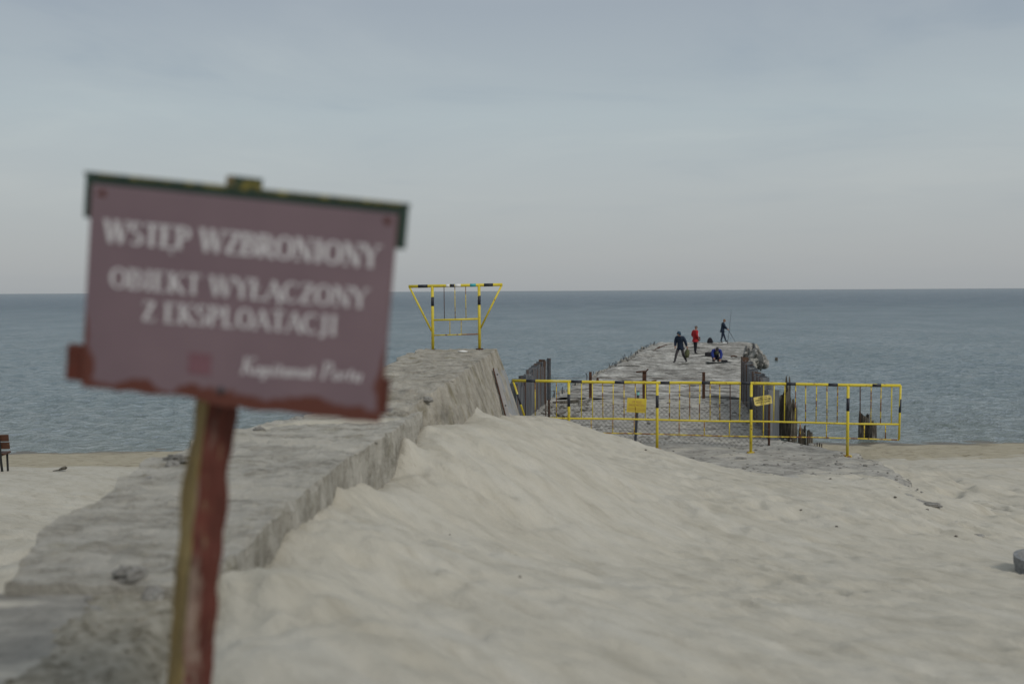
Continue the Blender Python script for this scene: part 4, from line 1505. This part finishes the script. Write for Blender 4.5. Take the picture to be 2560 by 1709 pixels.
# ------------------------------------------------------------------ small yellow notices
NOTICE = mat('yellow_notice', [(.3, (.56, .44, .055)), (.7, (.66, .52, .07))], scale=5, rough=.5, space='object')
NOTICE_B = mat('pale_yellow_notice', [(.3, (.66, .53, .16)), (.7, (.74, .60, .20))], scale=6, rough=.5, space='object')
INK_RED = plain('faded_red_ink', (.42, .22, .07), rough=.6)
INK_BLACK = plain('black_ink', (.035, .033, .03), rough=.6)
c = at(1591.5, 1013, fY(1592) + .40)
n1o = empty('notice_sign', c, 'square yellow notice with faded red lettering on a dark post behind the railing', 'sign')
n1o.rotation_euler = (0, R(3.2), R(-3))
mb = MB(); mb.box((0, 0, 0), (.338, .004, .252)); mb.build('plate', NOTICE, n1o)
for txt, w_, z_, cp in (('UWAGA!', .17, .045, .038), ('ZAKAZ WSTĘPU', .28, -.015, .040)):
    text_obj('lettering', txt, w_, cp, INK_RED, n1o, Matrix.Translation((-w_ / 2, -.003, z_)), serif=False, thick=.16)
for z_, w_ in ((-.052, .30), (-.072, .29), (-.094, .29)):
    mb = MB(); mb.box((0, -.0025, z_), (w_, .001, .006)); mb.build('fine_print_line', INK_RED, n1o)
pz = ground(c.x + .03, c.y + .06)
mb = MB()
pb = at(1594.5, 1104, c.y + .06)
mb.tube([(.017, .035, pb.z - c.z - .15), (.017, .035, at(1594, 977, c.y).z - c.z)], .024, 10)
po_ = mb.build('post', plain('dark_blue_grey_pipe', (.05, .055, .07), rough=.5), n1o)
mb = MB(); mb.tube([(.017, .033, at(1594, 982, c.y).z - c.z - .035), (.017, .033, at(1594, 982, c.y).z - c.z + .015)], .0252, 10)
mb.build('sticker', plain('pale_turquoise', (.22, .50, .48)), n1o)

c = at(1907, 1000.5, fY(1907) + .035)
n2o = empty('notice_sign', c, 'tilted pale yellow notice with black lettering tied to the railing', 'sign')
n2o.rotation_euler = (0, R(-8.5), 0)
mb = MB()
cs = [(-.145, -.055), (-.115, -.078), (.15, -.073), (.152, .05), (.118, .076), (-.14, .073), (-.15, .06)]
mb.add([(x, -.002, z) for x, z in cs] + [(x, .002, z) for x, z in cs], [tuple(range(7)), tuple(range(13, 6, -1))] + [(i, 7 + i, 7 + (i + 1) % 7, (i + 1) % 7) for i in range(7)])
mb.build('plate', NOTICE_B, n2o)
for txt, w_, z_, cp in (('OBIEKTY', .15, .034, .026), ('HYDROTECHNICZNE', .26, -.002, .027), ('WSTĘP WZBRONIONY', .23, -.038, .021), ('KAPITANAT PORTU', .10, -.060, .007)):
    text_obj('lettering', txt, w_, cp, INK_BLACK, n2o, Matrix.Translation((-w_ / 2 + .004, -.003, z_)), serif=False, thick=.2)


# ================================================================== PEOPLE
def skin_mesh(joints, edges, levels=2):
    """joints: name -> ((x,y,z), (rx, ry)); first joint is the root"""
    names = list(joints)
    me = bpy.data.meshes.new('skin')
    me.from_pydata([joints[n][0] for n in names], [(names.index(a), names.index(b)) for a, b in edges], [])
    ob = bpy.data.objects.new('skin_tmp', me)
    COL.objects.link(ob)
    md = ob.modifiers.new('skin', 'SKIN')
    md.use_smooth_shade = True
    md.branch_smoothing = .4
    for i, n in enumerate(names):
        r_ = joints[n][1]
        me.skin_vertices[0].data[i].radius = r_ if hasattr(r_, '__len__') else (r_, r_)
        me.skin_vertices[0].data[i].use_root = (i == 0)
    sb = ob.modifiers.new('sub', 'SUBSURF')
    sb.levels = sb.render_levels = levels
    dg = bpy.context.evaluated_depsgraph_get()
    dg.update()
    ev = ob.evaluated_get(dg)
    out = bpy.data.meshes.new_from_object(ev)
    bpy.data.objects.remove(ob)
    return out


SKINM = plain('skin', (.36, .20, .145), rough=.55)
SHOE = plain('dark_shoe', (.02, .02, .022), rough=.6)


def head_mb(mb, c, fwd, up, s=1.0):
    """a head with brow, nose, chin, ears at c; fwd/up unit vectors"""
    fwd, up = Vector(fwd).normalized(), Vector(up).normalized()
    rt = fwd.cross(up).normalized(); up = rt.cross(fwd)
    n, k = 20, 14
    P = np.zeros((k, n, 3))
    for i in range(k):
        th = math.pi * i / (k - 1)
        for j in range(n):
            ph = 2 * math.pi * j / n
            x, y, z = math.sin(th) * math.sin(ph), math.sin(th) * math.cos(ph), math.cos(th)
            rx_, ry_, rz_ = .076, .097, .122
            if z < 0:
                rx_ *= 1 + .30 * z; ry_ *= 1 + .18 * z
            px_, py_, pz_ = x * rx_, y * ry_, z * rz_
            if y > .55 and abs(x) < .34 and -.45 < z < .12:
                py_ += .022 * (1 - abs(x) / .34) * (1 - abs(z + .22) / .34 if z < .12 else 0)
            if y > .4 and -.15 < z < .2 and .25 < abs(x) < .6:
                py_ -= .006
            P[i, j] = (c + rt * px_ * s + fwd * py_ * s + up * pz_ * s)[:]
    mb.grid(P, wrap=True, flip=True)
    for sg in (-1, 1):
        mb.blob(c + rt * sg * .076 * s - fwd * .005 + up * -.005, (.012, .022, .032), seed=2, rough=.1, n=8)
    return fwd, rt, up


def hand_mb(mb, w, d, palm_n, curl=.6, sz=1.0):
    """five-fingered hand from wrist w along direction d; curls towards palm_n"""
    d = Vector(d).normalized()
    pn = Vector(palm_n); pn = (pn - d * pn.dot(d)).normalized()
    sv = d.cross(pn).normalized()
    w = Vector(w)
    mb.tube([w - d * .02, w + d * .03 * sz, w + d * .09 * sz], [.024 * sz, .036 * sz, .034 * sz], 8)
    for i, (o, ln) in enumerate(((-.030, .068), (-.010, .080), (.010, .075), (.029, .058))):
        b = w + d * .085 * sz + sv * o * sz
        p1 = b + (d * .9 + pn * .25 * curl).normalized() * ln * .5 * sz
        p2 = p1 + (d * (1 - curl * .9) + pn * curl).normalized() * ln * .32 * sz
        p3 = p2 + (d * (.6 - curl) + pn * curl).normalized() * ln * .25 * sz
        mb.tube([b, p1, p2, p3], [.0105 * sz, .0098 * sz, .009 * sz, .007 * sz], 6)
    b = w + d * .03 * sz - sv * .03 * sz
    p1 = b + (d * .6 - sv * .7 + pn * .2).normalized() * .04 * sz
    mb.tube([b, p1, p1 + (d * .8 + pn * .5).normalized() * .035 * sz], [.013 * sz, .0115 * sz, .008 * sz], 6)


BODY_E = [('pelvis', 'waist'), ('waist', 'chest'), ('chest', 'neckb'), ('neckb', 'neck'),
          ('chest', 'shL'), ('shL', 'elL'), ('elL', 'wrL'), ('chest', 'shR'), ('shR', 'elR'), ('elR', 'wrR'),
          ('pelvis', 'hipL'), ('hipL', 'knL'), ('knL', 'anL'), ('anL', 'toL'), ('pelvis', 'hipR'), ('hipR', 'knR'), ('knR', 'anR'), ('anR', 'toR')]
RAD = dict(pelvis=(.15, .12), waist=(.145, .11), chest=(.165, .12), neckb=(.075, .07), neck=(.055, .055), shL=.075, elL=.054, wrL=.036, shR=.075, elR=.054, wrR=.036,
           hipL=(.105, .105), knL=.078, anL=.058, toL=(.042, .034), hipR=(.105, .105), knR=.078, anR=.058, toR=(.042, .034))


def person(label, loc, rz, J, head, colours, jacket_hem='pelvis', hand_dirs=None, grow=.042, group=None):
    """J: joint positions in a frame that faces +Y; one continuous skinned body, jacket as a garment over it"""
    root = empty('person', loc, label, 'person', group)
    root.rotation_euler = (0, 0, rz)
    jn = {k: (J[k], RAD[k]) for k in ['pelvis', 'waist', 'chest', 'neckb', 'neck', 'shL', 'elL', 'wrL', 'shR', 'elR', 'wrR', 'hipL', 'knL', 'anL', 'toL', 'hipR', 'knR', 'anR', 'toR']}
    me = skin_mesh(jn, BODY_E)
    # colour the one body mesh: skin above the collar, trousers, shoes
    mats_ = [SKINM, colours['trousers'], SHOE]
    bones = [(Vector(J[a]), Vector(J[b]), a, b) for a, b in BODY_E]
    mb = MB()
    mb.v = [tuple(v.co) for v in me.vertices]
    for pgn in me.polygons:
        mb.f.append(tuple(pgn.vertices))
        c = pgn.center
        best, bd = None, 1e9
        for A, B, a, b in bones:
            t_ = max(0, min(1, (c - A).dot(B - A) / max(1e-6, (B - A).length_squared)))
            d_ = (c - A - (B - A) * t_).length
            if d_ < bd:
                best, bd = (a, b), d_
        if best[1] in ('toL', 'toR'): k = 2
        elif best[0] in ('hipL', 'hipR', 'knL', 'knR') or best[1] in ('hipL', 'hipR', 'waist'): k = 1
        else: k = 0
        mb.mi.append(k)
    mb.cur = 0
    hc, hf, hu = Vector(head['c']), head['f'], head['u']
    fwd, rt, upv = head_mb(mb, hc, hf, hu)
    for s_ in 'LR':
        el, wr = Vector(J['el' + s_]), Vector(J['wr' + s_])
        d_ = (hand_dirs or {}).get(s_, (wr - el))
        hand_mb(mb, wr, d_, (hand_dirs or {}).get(s_ + 'p', (0, 1, -.3)))
    mb.build('body', mats_, root, smooth=True)
    # eyes
    for sg in (-1, 1):
        e = MB(); e.blob(hc + fwd * .083 + rt * sg * .031 + upv * .008, .011, seed=1, rough=0, n=8)
        e.build('eye', SHOE, root)
    # jacket
    g = grow
    jj = {}
    hem = Vector(J['pelvis']) + (Vector(J['pelvis']) - Vector(J['waist'])).normalized() * head.get('hem', .12)
    jj['pelvis'] = (J['pelvis'], tuple(r_ + g for r_ in RAD['pelvis']))
    jj['hem'] = (tuple(hem), (.185 + g, .14 + g))
    for k in ('waist', 'chest', 'neckb'):
        r_ = RAD[k]
        jj[k] = (J[k], (r_[0] + g, r_[1] + g))
    for k in ('shL', 'elL', 'wrL', 'shR', 'elR', 'wrR'):
        jj[k] = (J[k], RAD[k] + (g if k[:2] != 'wr' else .018))
    je = [('pelvis', 'hem'), ('pelvis', 'waist'), ('waist', 'chest'), ('chest', 'neckb'), ('chest', 'shL'), ('shL', 'elL'), ('elL', 'wrL'), ('chest', 'shR'), ('shR', 'elR'), ('elR', 'wrR')]
    jm = skin_mesh(jj, je)
    jm.materials.clear(); jm.materials.append(colours['jacket'])
    jo = link(bpy.data.objects.new('jacket', jm), root)
    return root, hc, fwd, rt, upv


def cap_part(root, hc, fwd, rt, upv, mt, name='cap', brim=True, hood=False):
    mb = MB()
    n, k = 20, 8
    P = np.zeros((k, n, 3))
    tmax = 1.55 if not hood else 2.35
    for i in range(k):
        th = tmax * i / (k - 1)
        for j in range(n):
            ph = 2 * math.pi * j / n
            y = math.cos(ph)
            t2 = th
            if hood and y > .2:
                t2 = th * (1 - .52 * (y - .2) / .8)
            p = hc + (rt * math.sin(t2) * math.sin(ph) * (.086 if not hood else .112) + fwd * (math.sin(t2) * y * (.106 if not hood else .13) - (.0 if not hood else .012)) + upv * (math.cos(t2) * (.130 if not hood else .145) + .004))
            P[i, j] = p[:]
    mb.grid(P, wrap=True, flip=True)
    o = mb.build(name, mt, root, smooth=True)
    sm = o.modifiers.new('thick', 'SOLIDIFY'); sm.thickness = .008; sm.offset = 1
    if brim:
        b = MB()
        vs = []
        for i in range(9):
            a = R(-60 + 15 * i)
            q = hc + upv * .03
            vs.append(q + rt * math.sin(a) * .082 + fwd * math.cos(a) * .095)
            vs.append(q + rt * math.sin(a) * .075 + fwd * (math.cos(a) * .095 + .075 * math.cos(a * .9)) - upv * .018)
        b.add(vs, [(2 * i, 2 * i + 1, 2 * i + 3, 2 * i + 2) for i in range(8)])
        bo = b.build('brim', mt, o)
        sm = bo.modifiers.new('thick', 'SOLIDIFY'); sm.thickness = .006
    return o


NAVY = plain('navy_cloth', (.012, .022, .042), rough=.9, scale=14)
TEALNAVY = plain('blue_grey_hood_cloth', (.022, .05, .08), rough=.9, scale=14)
REDCLOTH = plain('red_cloth', (.32, .012, .016), rough=.85, scale=14)
BLACKCLOTH = plain('black_cloth', (.012, .012, .017), rough=.9, scale=14)
GREYCLOTH = plain('dark_grey_cloth', (.045, .042, .045), rough=.9, scale=14)
BLUECLOTH = plain('royal_blue_cloth', (.015, .03, .17), rough=.85, scale=14)
OLIVE = plain('olive_canvas', (.085, .09, .045), rough=.95, scale=14)
OCHRE = plain('ochre_cap_cloth', (.17, .09, .04), rough=.9, scale=14)
GREYHAIR = plain('grey_hair', (.10, .085, .075), rough=.9, scale=30)


def deck_at(px, py):
    Y = (CAMZ - DECKZ) * FPX / (py - (734 - 14 * px / 2560))
    p = at(px, py, Y)
    # stand on the built deck surface
    i = int(np.argmin(np.abs(sd_ - p.y)))
    j = int(np.argmin(np.abs(DX_DECK[i] - p.x)))
    return Vector((p.x, p.y, float(DZ[i, j])))


DX_DECK = deck_top[..., 0]

# 1: hooded man striding to the left, olive bag in his hand behind
pw = deck_at(1701, 906.5)
J = dict(pelvis=(0, 0, .95), waist=(0, .03, 1.13), chest=(0, .09, 1.37), neckb=(0, .15, 1.54), neck=(0, .18, 1.59),
         shL=(-.20, .09, 1.48), elL=(-.30, .00, 1.21), wrL=(-.37, -.04, .95), shR=(.20, .10, 1.48), elR=(.27, .08, 1.19), wrR=(.24, .18, .95),
         hipL=(-.10, .0, .91), knL=(-.15, -.02, .50), anL=(-.29, -.20, .12), toL=(-.24, -.07, .035), hipR=(.10, 0, .91), knR=(.19, .15, .50), anR=(.27, .18, .09), toR=(.33, .32, .035))
walker, hc, fw, rt_, upv = person('man in navy hooded jacket and grey trousers striding left along the pier', pw, R(146), J,
                                  dict(c=(0, .225, 1.675), f=(.35, 1, -.4), u=(.1, .38, 1), hem=.10), dict(trousers=GREYCLOTH, jacket=NAVY), group='anglers on the pier')
cap_part(walker, hc, fw, rt_, upv, TEALNAVY, 'hood', brim=False, hood=True)
# bag hanging from his rear hand
hw = Matrix.Rotation(R(146), 4, 'Z') @ Vector((-.39, -.05, .80)) + pw
mb = MB()
mb.blob((0, 0, -.24), (.13, .16, .24), seed=4, rough=.25, n=14)
ob_ = empty('cloth_bag', hw, 'olive green canvas bag hanging from the hand of the hooded man', 'bag')
mb.build('sack', OLIVE, ob_, smooth=True)
mb = MB(); mb.tube([(-.05, 0, -.05), (-.03, 0, .04), (0, 0, .06), (.03, 0, .04), (.05, 0, -.05)], .012, 6); mb.build('handle', OLIVE, ob_)

# 2: man in red
pr_ = deck_at(1738, 884.5)
J = dict(pelvis=(0, 0, .95), waist=(0, .0, 1.13), chest=(0, .0, 1.37), neckb=(0, .02, 1.53), neck=(0, .03, 1.58),
         shL=(-.20, 0, 1.47), elL=(-.27, -.06, 1.19), wrL=(-.20, .10, 1.02), shR=(.20, 0, 1.47), elR=(.27, -.07, 1.19), wrR=(.20, .10, 1.02),
         hipL=(-.10, .0, .90), knL=(-.11, .05, .49), anL=(-.12, .06, .09), toL=(-.14, .21, .035), hipR=(.10, 0, .90), knR=(.12, -.02, .49), anR=(.14, -.08, .09), toR=(.17, .06, .035))
redman, hc, fw, rt_, upv = person('grey haired man in a red jacket standing on the pier', pr_, R(-68), J,
                                  dict(c=(0, .06, 1.68), f=(0, 1, -.05), u=(0, .05, 1), hem=.16), dict(trousers=BLACKCLOTH, jacket=REDCLOTH), grow=.04, group='anglers on the pier')
cap_part(redman, hc, fw, rt_, upv, GREYHAIR, 'hair', brim=False)
mb = MB()
mb.box((.05, .17, 1.22), (.10, .03, .40)); mb.build('shirt_front', WHITEPLASTIC, redman, bevel=.01)
hb = Matrix.Rotation(R(-68), 4, 'Z') @ Vector((.02, .24, .96)) + pr_
mb = MB(); mb.box((0, 0, 0), (.10, .22, .26))
so = mb.build('shoulder_bag', plain('dark_maroon', (.045, .012, .018), rough=.7), None, bevel=.03)
so.location = hb; so.rotation_euler = (0, 0, R(-68))
tag(so, 'small dark shoulder bag held at the front of the man in red', 'bag')

# 3: angler at the far edge
pa_ = deck_at(1806, 857)
J = dict(pelvis=(0, 0, .94), waist=(0, .02, 1.11), chest=(0, .05, 1.35), neckb=(0, .09, 1.51), neck=(0, .11, 1.56),
         shL=(-.18, .05, 1.45), elL=(-.20, .12, 1.18), wrL=(-.10, .33, 1.03), shR=(.18, .05, 1.45), elR=(.20, .14, 1.17), wrR=(.08, .36, 1.02),
         hipL=(-.09, .0, .90), knL=(-.10, .16, .50), anL=(-.10, .30, .10), toL=(-.11, .45, .04), hipR=(.09, 0, .90), knR=(.10, -.04, .49), anR=(.10, -.14, .09), toR=(.12, .0, .035))
ang, hc, fw, rt_, upv = person('angler in navy clothes and ochre cap holding a rod at the pier end', pa_, R(-88), J,
                               dict(c=(0, .14, 1.655), f=(0, 1, -.18), u=(0, .18, 1), hem=.08), dict(trousers=NAVY, jacket=NAVY), group='anglers on the pier')
cap_part(ang, hc, fw, rt_, upv, OCHRE, 'cap', brim=True)
hand = Matrix.Rotation(R(-88), 4, 'Z') @ Vector((.0, .42, 1.0)) + pa_
tip = at(1841, 858, pa_.y - .2)
mb = MB(); mb.tube([hand + (hand - tip).normalized() * .25, hand.lerp(tip, .5), tip], [.022, .016, .010], 6)
tag(mb.build('fishing_rod', BLACKCLOTH), 'fishing rod held down towards the deck by the angler in the cap', 'fishing rod')
a, b = deck_at(1818.5, 861), None
b = at(1828.5, 772, a.y)
mb = MB(); mb.tube([a - Vector((0, 0, .02)), a.lerp(b, .5) + Vector((.02, 0, 0)), b], [.020, .014, .007], 6)
tag(mb.build('fishing_rod', BLACKCLOTH), 'fishing rod standing upright on the pier end', 'fishing rod')

# 4: kneeling man facing the shore, bent over his gear
pk = deck_at(1791, 906)
J = dict(pelvis=(0, -.28, .36), waist=(0, -.16, .52), chest=(0, .04, .68), neckb=(0, .16, .74), neck=(0, .20, .74),
         shL=(-.21, .05, .68), elL=(-.25, .20, .42), wrL=(-.15, .34, .20), shR=(.21, .05, .68), elR=(.26, .18, .42), wrR=(.20, .30, .27),
         hipL=(-.11, -.24, .32), knL=(-.15, .12, .10), anL=(-.14, -.30, .09), toL=(-.14, -.44, .05), hipR=(.11, -.24, .32), knR=(.15, .12, .10), anR=(.14, -.30, .09), toR=(.14, -.44, .05))
kn, hc, fw, rt_, upv = person('kneeling man in blue jacket and dark cap bent over his gear', pk, R(178), J,
                              dict(c=(0, .27, .78), f=(0, .55, -.9), u=(0, .9, .55), hem=.06), dict(trousers=GREYCLOTH, jacket=BLUECLOTH), grow=.035, group='anglers on the pier')
cap_part(kn, hc, fw, rt_, upv, GREYCLOTH, 'cap', brim=True)
mb = MB(); mb.blob((0, -.02, .60), (.15, .20, .19), seed=3, rough=.15, n=12, M=Matrix.Rotation(R(-35), 3, 'X')); mb.build('vest', OLIVE, kn, smooth=True)

# gear
q = deck_at(1775, 858)
bp_ = empty('backpack', q, 'black rucksack standing at the pier end left of the angler', 'backpack')
P = []
for z, w_, d_ in ((0, .22, .12), (.12, .225, .14), (.26, .19, .13), (.37, .12, .10), (.43, .05, .05)):
    P.append([(w_ * math.copysign(abs(math.cos(t)) ** .6, math.cos(t)), d_ * math.copysign(abs(math.sin(t)) ** .6, math.sin(t)), z) for t in np.linspace(0, 2 * math.pi, 16, endpoint=False)])
mb = MB(); mb.grid(np.array(P), wrap=True); mb.f.append(tuple(4 * 16 + k for k in range(16))); mb.mi.append(0)
mb.build('body', BLACKCLOTH, bp_, smooth=True)
mb = MB(); mb.box((0, -.13, .12), (.26, .06, .17)); mb.build('pocket', BLACKCLOTH, bp_, bevel=.015)
mb = MB(); mb.tube([(-.05, 0, .40), (0, 0, .47), (.05, 0, .40)], .012, 6); mb.build('handle', BLACKCLOTH, bp_)


def soft_box(name, px, py, w_, d_, h_, mt, label, cat, rz=0.0, handle=True, bev=.03):
    q_ = deck_at(px, py)
    r_ = empty(name, q_, label, cat)
    r_.rotation_euler.z = rz
    b_ = MB(); b_.box((0, 0, h_ / 2), (w_, d_, h_)); b_.build('body', mt, r_, bevel=bev)
    b_ = MB(); b_.box((0, 0, h_ * .72), (w_ + .012, d_ + .012, .016)); b_.build('lid_seam', GREYCLOTH, r_)
    if handle:
        b_ = MB(); b_.tube([(-w_ * .25, 0, h_ - .01), (-w_ * .15, 0, h_ + .05), (w_ * .15, 0, h_ + .05), (w_ * .25, 0, h_ - .01)], .011, 6); b_.build('handle', BLACKCLOTH, r_)
    return r_


soft_box('gear_bag', 1773, 886.5, .50, .28, .26, BLACKCLOTH, 'long black gear bag lying behind the kneeling man', 'bag', R(8))
soft_box('tackle_box', 1811, 905.5, .34, .22, .18, BLACKCLOTH, 'black tackle box open beside the kneeling man', 'box', R(-6), bev=.012)
q = deck_at(1794, 908)
mb = MB(); mb.box((0, 0, .012), (1.35, .42, .014), Matrix.Rotation(R(2), 3, 'Z'))
o = mb.build('ground_mat', plain('dark_green_grey_mat', (.025, .032, .032), rough=.9)); o.location = q + Vector((.05, 0, .03))
tag(o, 'dark mat spread on the deck under the kneeling man', 'mat')
q = deck_at(1811, 858.5)
mb = MB(); mb.blob((0, 0, .05), (.19, .14, .06), seed=6, rough=.35, n=14)
o = mb.build('plastic_bag', WHITEPLASTIC, smooth=True); o.location = q
tag(o, 'crumpled white plastic bag at the feet of the angler', 'plastic bag')
q = deck_at(1741, 886)
q = deck_at(1757, 886.5)
mb = MB(); mb.tube([(-.3, 0, .03), (0, .02, .05), (.22, 0, .03)], .02, 6)
o = mb.build('rod_case', BLACKCLOTH); o.location = q
tag(o, 'thin dark rod case lying left of the gear bag', 'case')

# ================================================================== BENCH, BIN, SMALL THINGS
bx, by = at(10, 1180, 23.8).x, 23.8
bz = ground(bx, by)
bench = empty('bench', (bx, by, bz), 'dark wooden bench with metal legs at the left edge of the beach', 'bench')
bench.rotation_euler.z = R(8)
LEGM = plain('black_iron', (.02, .022, .022), rough=.5)
for x_ in (-.07, -1.45):
    mb = MB()
    mb.tube([(x_, .10, 0 - .05), (x_, .03, .22), (x_, 0, .42), (x_, -.02, .62), (x_, -.09, .90)], .03, 8)
    mb.build('rear_leg', LEGM, bench)
    mb = MB(); mb.tube([(x_, .46, -.05), (x_, .44, .40), (x_, .0, .40)], .026, 8); mb.build('front_leg', LEGM, bench)
for z_, y_ in ((.83, -.02), (.64, .03)):
    mb = MB(); mb.box((-.74, y_, z_), (1.75, .04, .165), Matrix.Rotation(R(10), 3, 'X')); mb.build('back_slat', ORANGEWOOD, bench, bevel=.006)
for y_ in (.08, .22, .36):
    mb = MB(); mb.box((-.78, y_, .43), (1.62, .12, .045)); mb.build('seat_slat', ORANGEWOOD, bench, bevel=.006)

q = at(148, 1171, 24.6)
mb = MB()
mb.tube([(-.16, 0, .02), (-.02, .0, .035), (.06, .02, .07), (.15, .03, .09), (.18, .03, .09)], [.008, .018, .038, .042, .02], 8)
o = mb.build('driftwood', OLDWOOD); o.location = (q.x, q.y, ground(q.x, q.y) + .01)
tag(o, 'dark piece of driftwood lying on the sand right of the bench', 'driftwood')

bq = at(2643, 1470, 8.2)
bzz = ground(bq.x, bq.y)
bin_ = empty('litter_bin', (bq.x, bq.y, bzz - .38), 'grey concrete litter bin half buried in sand at the right edge', 'bin')
P = []
for z, r_ in ((-.2, .272), (0, .285), (.47, .322), (.475, .330), (.55, .334), (.555, .30), (.40, .27), (.1, .24)):
    P.append([(r_ * math.cos(t), r_ * math.sin(t), z) for t in np.linspace(0, 2 * math.pi, 28, endpoint=False)])
mb = MB(); mb.grid(np.array(P[:3]), wrap=True); mb.build('drum', GREYBIN, bin_)
mb = MB(); mb.grid(np.array(P[2:]), wrap=True); mb.f.append(tuple(5 * 28 + k for k in range(28))); mb.mi.append(0)
mb.build('rim', GREYBIN, bin_)

# stones and scraps
stone_spots = [(2076, 1199, .035, 'dark round stone on the sand just below the ramp edge'), (1615, 1126, .03, None), (2092, 1318, .025, None), (2238, 1243, .03, None),
               (2318, 1274, .035, None), (2002, 1279, .022, 'small rusty brown stone lying alone on the dune slope'), (1125, 1336, .012, None), (1300, 1449, .014, 'tiny blue grey pebble in the middle of the dune'), (2390, 1341, .03, None)]
for i, (px, py, r_, lab) in enumerate(stone_spots):
    r_ *= .5
    # march along the view line to the sand
    Yq = 3.0
    while Yq < 20:
        p = at(px, py, Yq)
        g_ = ground(p.x, p.y)
        if 9.5 < p.y and float(interp(APR_L, p.y)) < p.x < float(interp(APR_R, p.y)):
            g_ = max(g_, float(apron_z(np.array(p.x), np.array(p.y))))
        if p.z <= g_:
            break
        Yq += .05
    mb = MB(); mb.blob((0, 0, 0), (r_ * 1.2, r_, r_ * .7), seed=i + 3, rough=.3, n=8)
    o = mb.build('stone', plain('dark_stone', (.075, .065, .055), rough=.9))
    o.location = (p.x, p.y, g_ + r_ * .12)
    tag(o, lab or 'small dark stone scattered on the dune sand', 'stone', None if lab else 'small dark stones on the dune')
for (px, py, Y, ln, lab) in ((2325, 1256, 12.45, .15, 'grey broken slab corner jutting from the sand at the ramp edge'), (2440, 1335, 10.95, .10, 'small dark concrete fragment at the near end of the ramp edge')):
    p = at(px, py, Y)
    mb = MB(); mb.blob((0, 0, 0), (ln, ln * .5, ln * .22), seed=int(px), rough=.28, n=16)
    o = mb.build('concrete_fragment', RUBBLE); o.location = (p.x, p.y, max(ground(p.x, p.y), p.z - .05) + .004)
    tag(o, lab, 'rubble')
q = at(1155, 883, 15.9)
mb = MB(); mb.blob((0, 0, 0), (.085, .05, .02), seed=3, rough=.4, n=10)
o = mb.build('plastic_scrap', WHITEPLASTIC, smooth=True); o.location = (q.x, q.y, CAMZ - .965)
tag(o, 'flattened white plastic scrap on top of the raised block', 'litter')
q = at(1272, 1049, 16.0)
mb = MB(); mb.blob((0, 0, 0), (.10, .05, .03), seed=12, rough=.6, n=12)
o = mb.build('plastic_scrap', WHITEPLASTIC, smooth=True); o.location = (q.x, q.y, ground(q.x, q.y) + .02)
tag(o, 'white plastic scrap on the sand at the foot of the raised block', 'litter')
for i, (px, py, Y, ln) in enumerate(((687, 1325, 5.35, .10), (949, 1160, 8.35, .10), (945, 1158, 8.3, .08))):
    p = at(px, py, Y)
    mb = MB(); mb.tube([(0, 0, -.05), (-.012, 0, ln * .5), (-.03, .01, ln)], .006, 6)
    o = mb.build('stick', POST_WOOD); o.location = p
    tag(o, ('thin wooden stick against the near wall face', 'left of two thin sticks in sand by the wall', 'right of two thin sticks in sand by the wall')[i], 'stick')
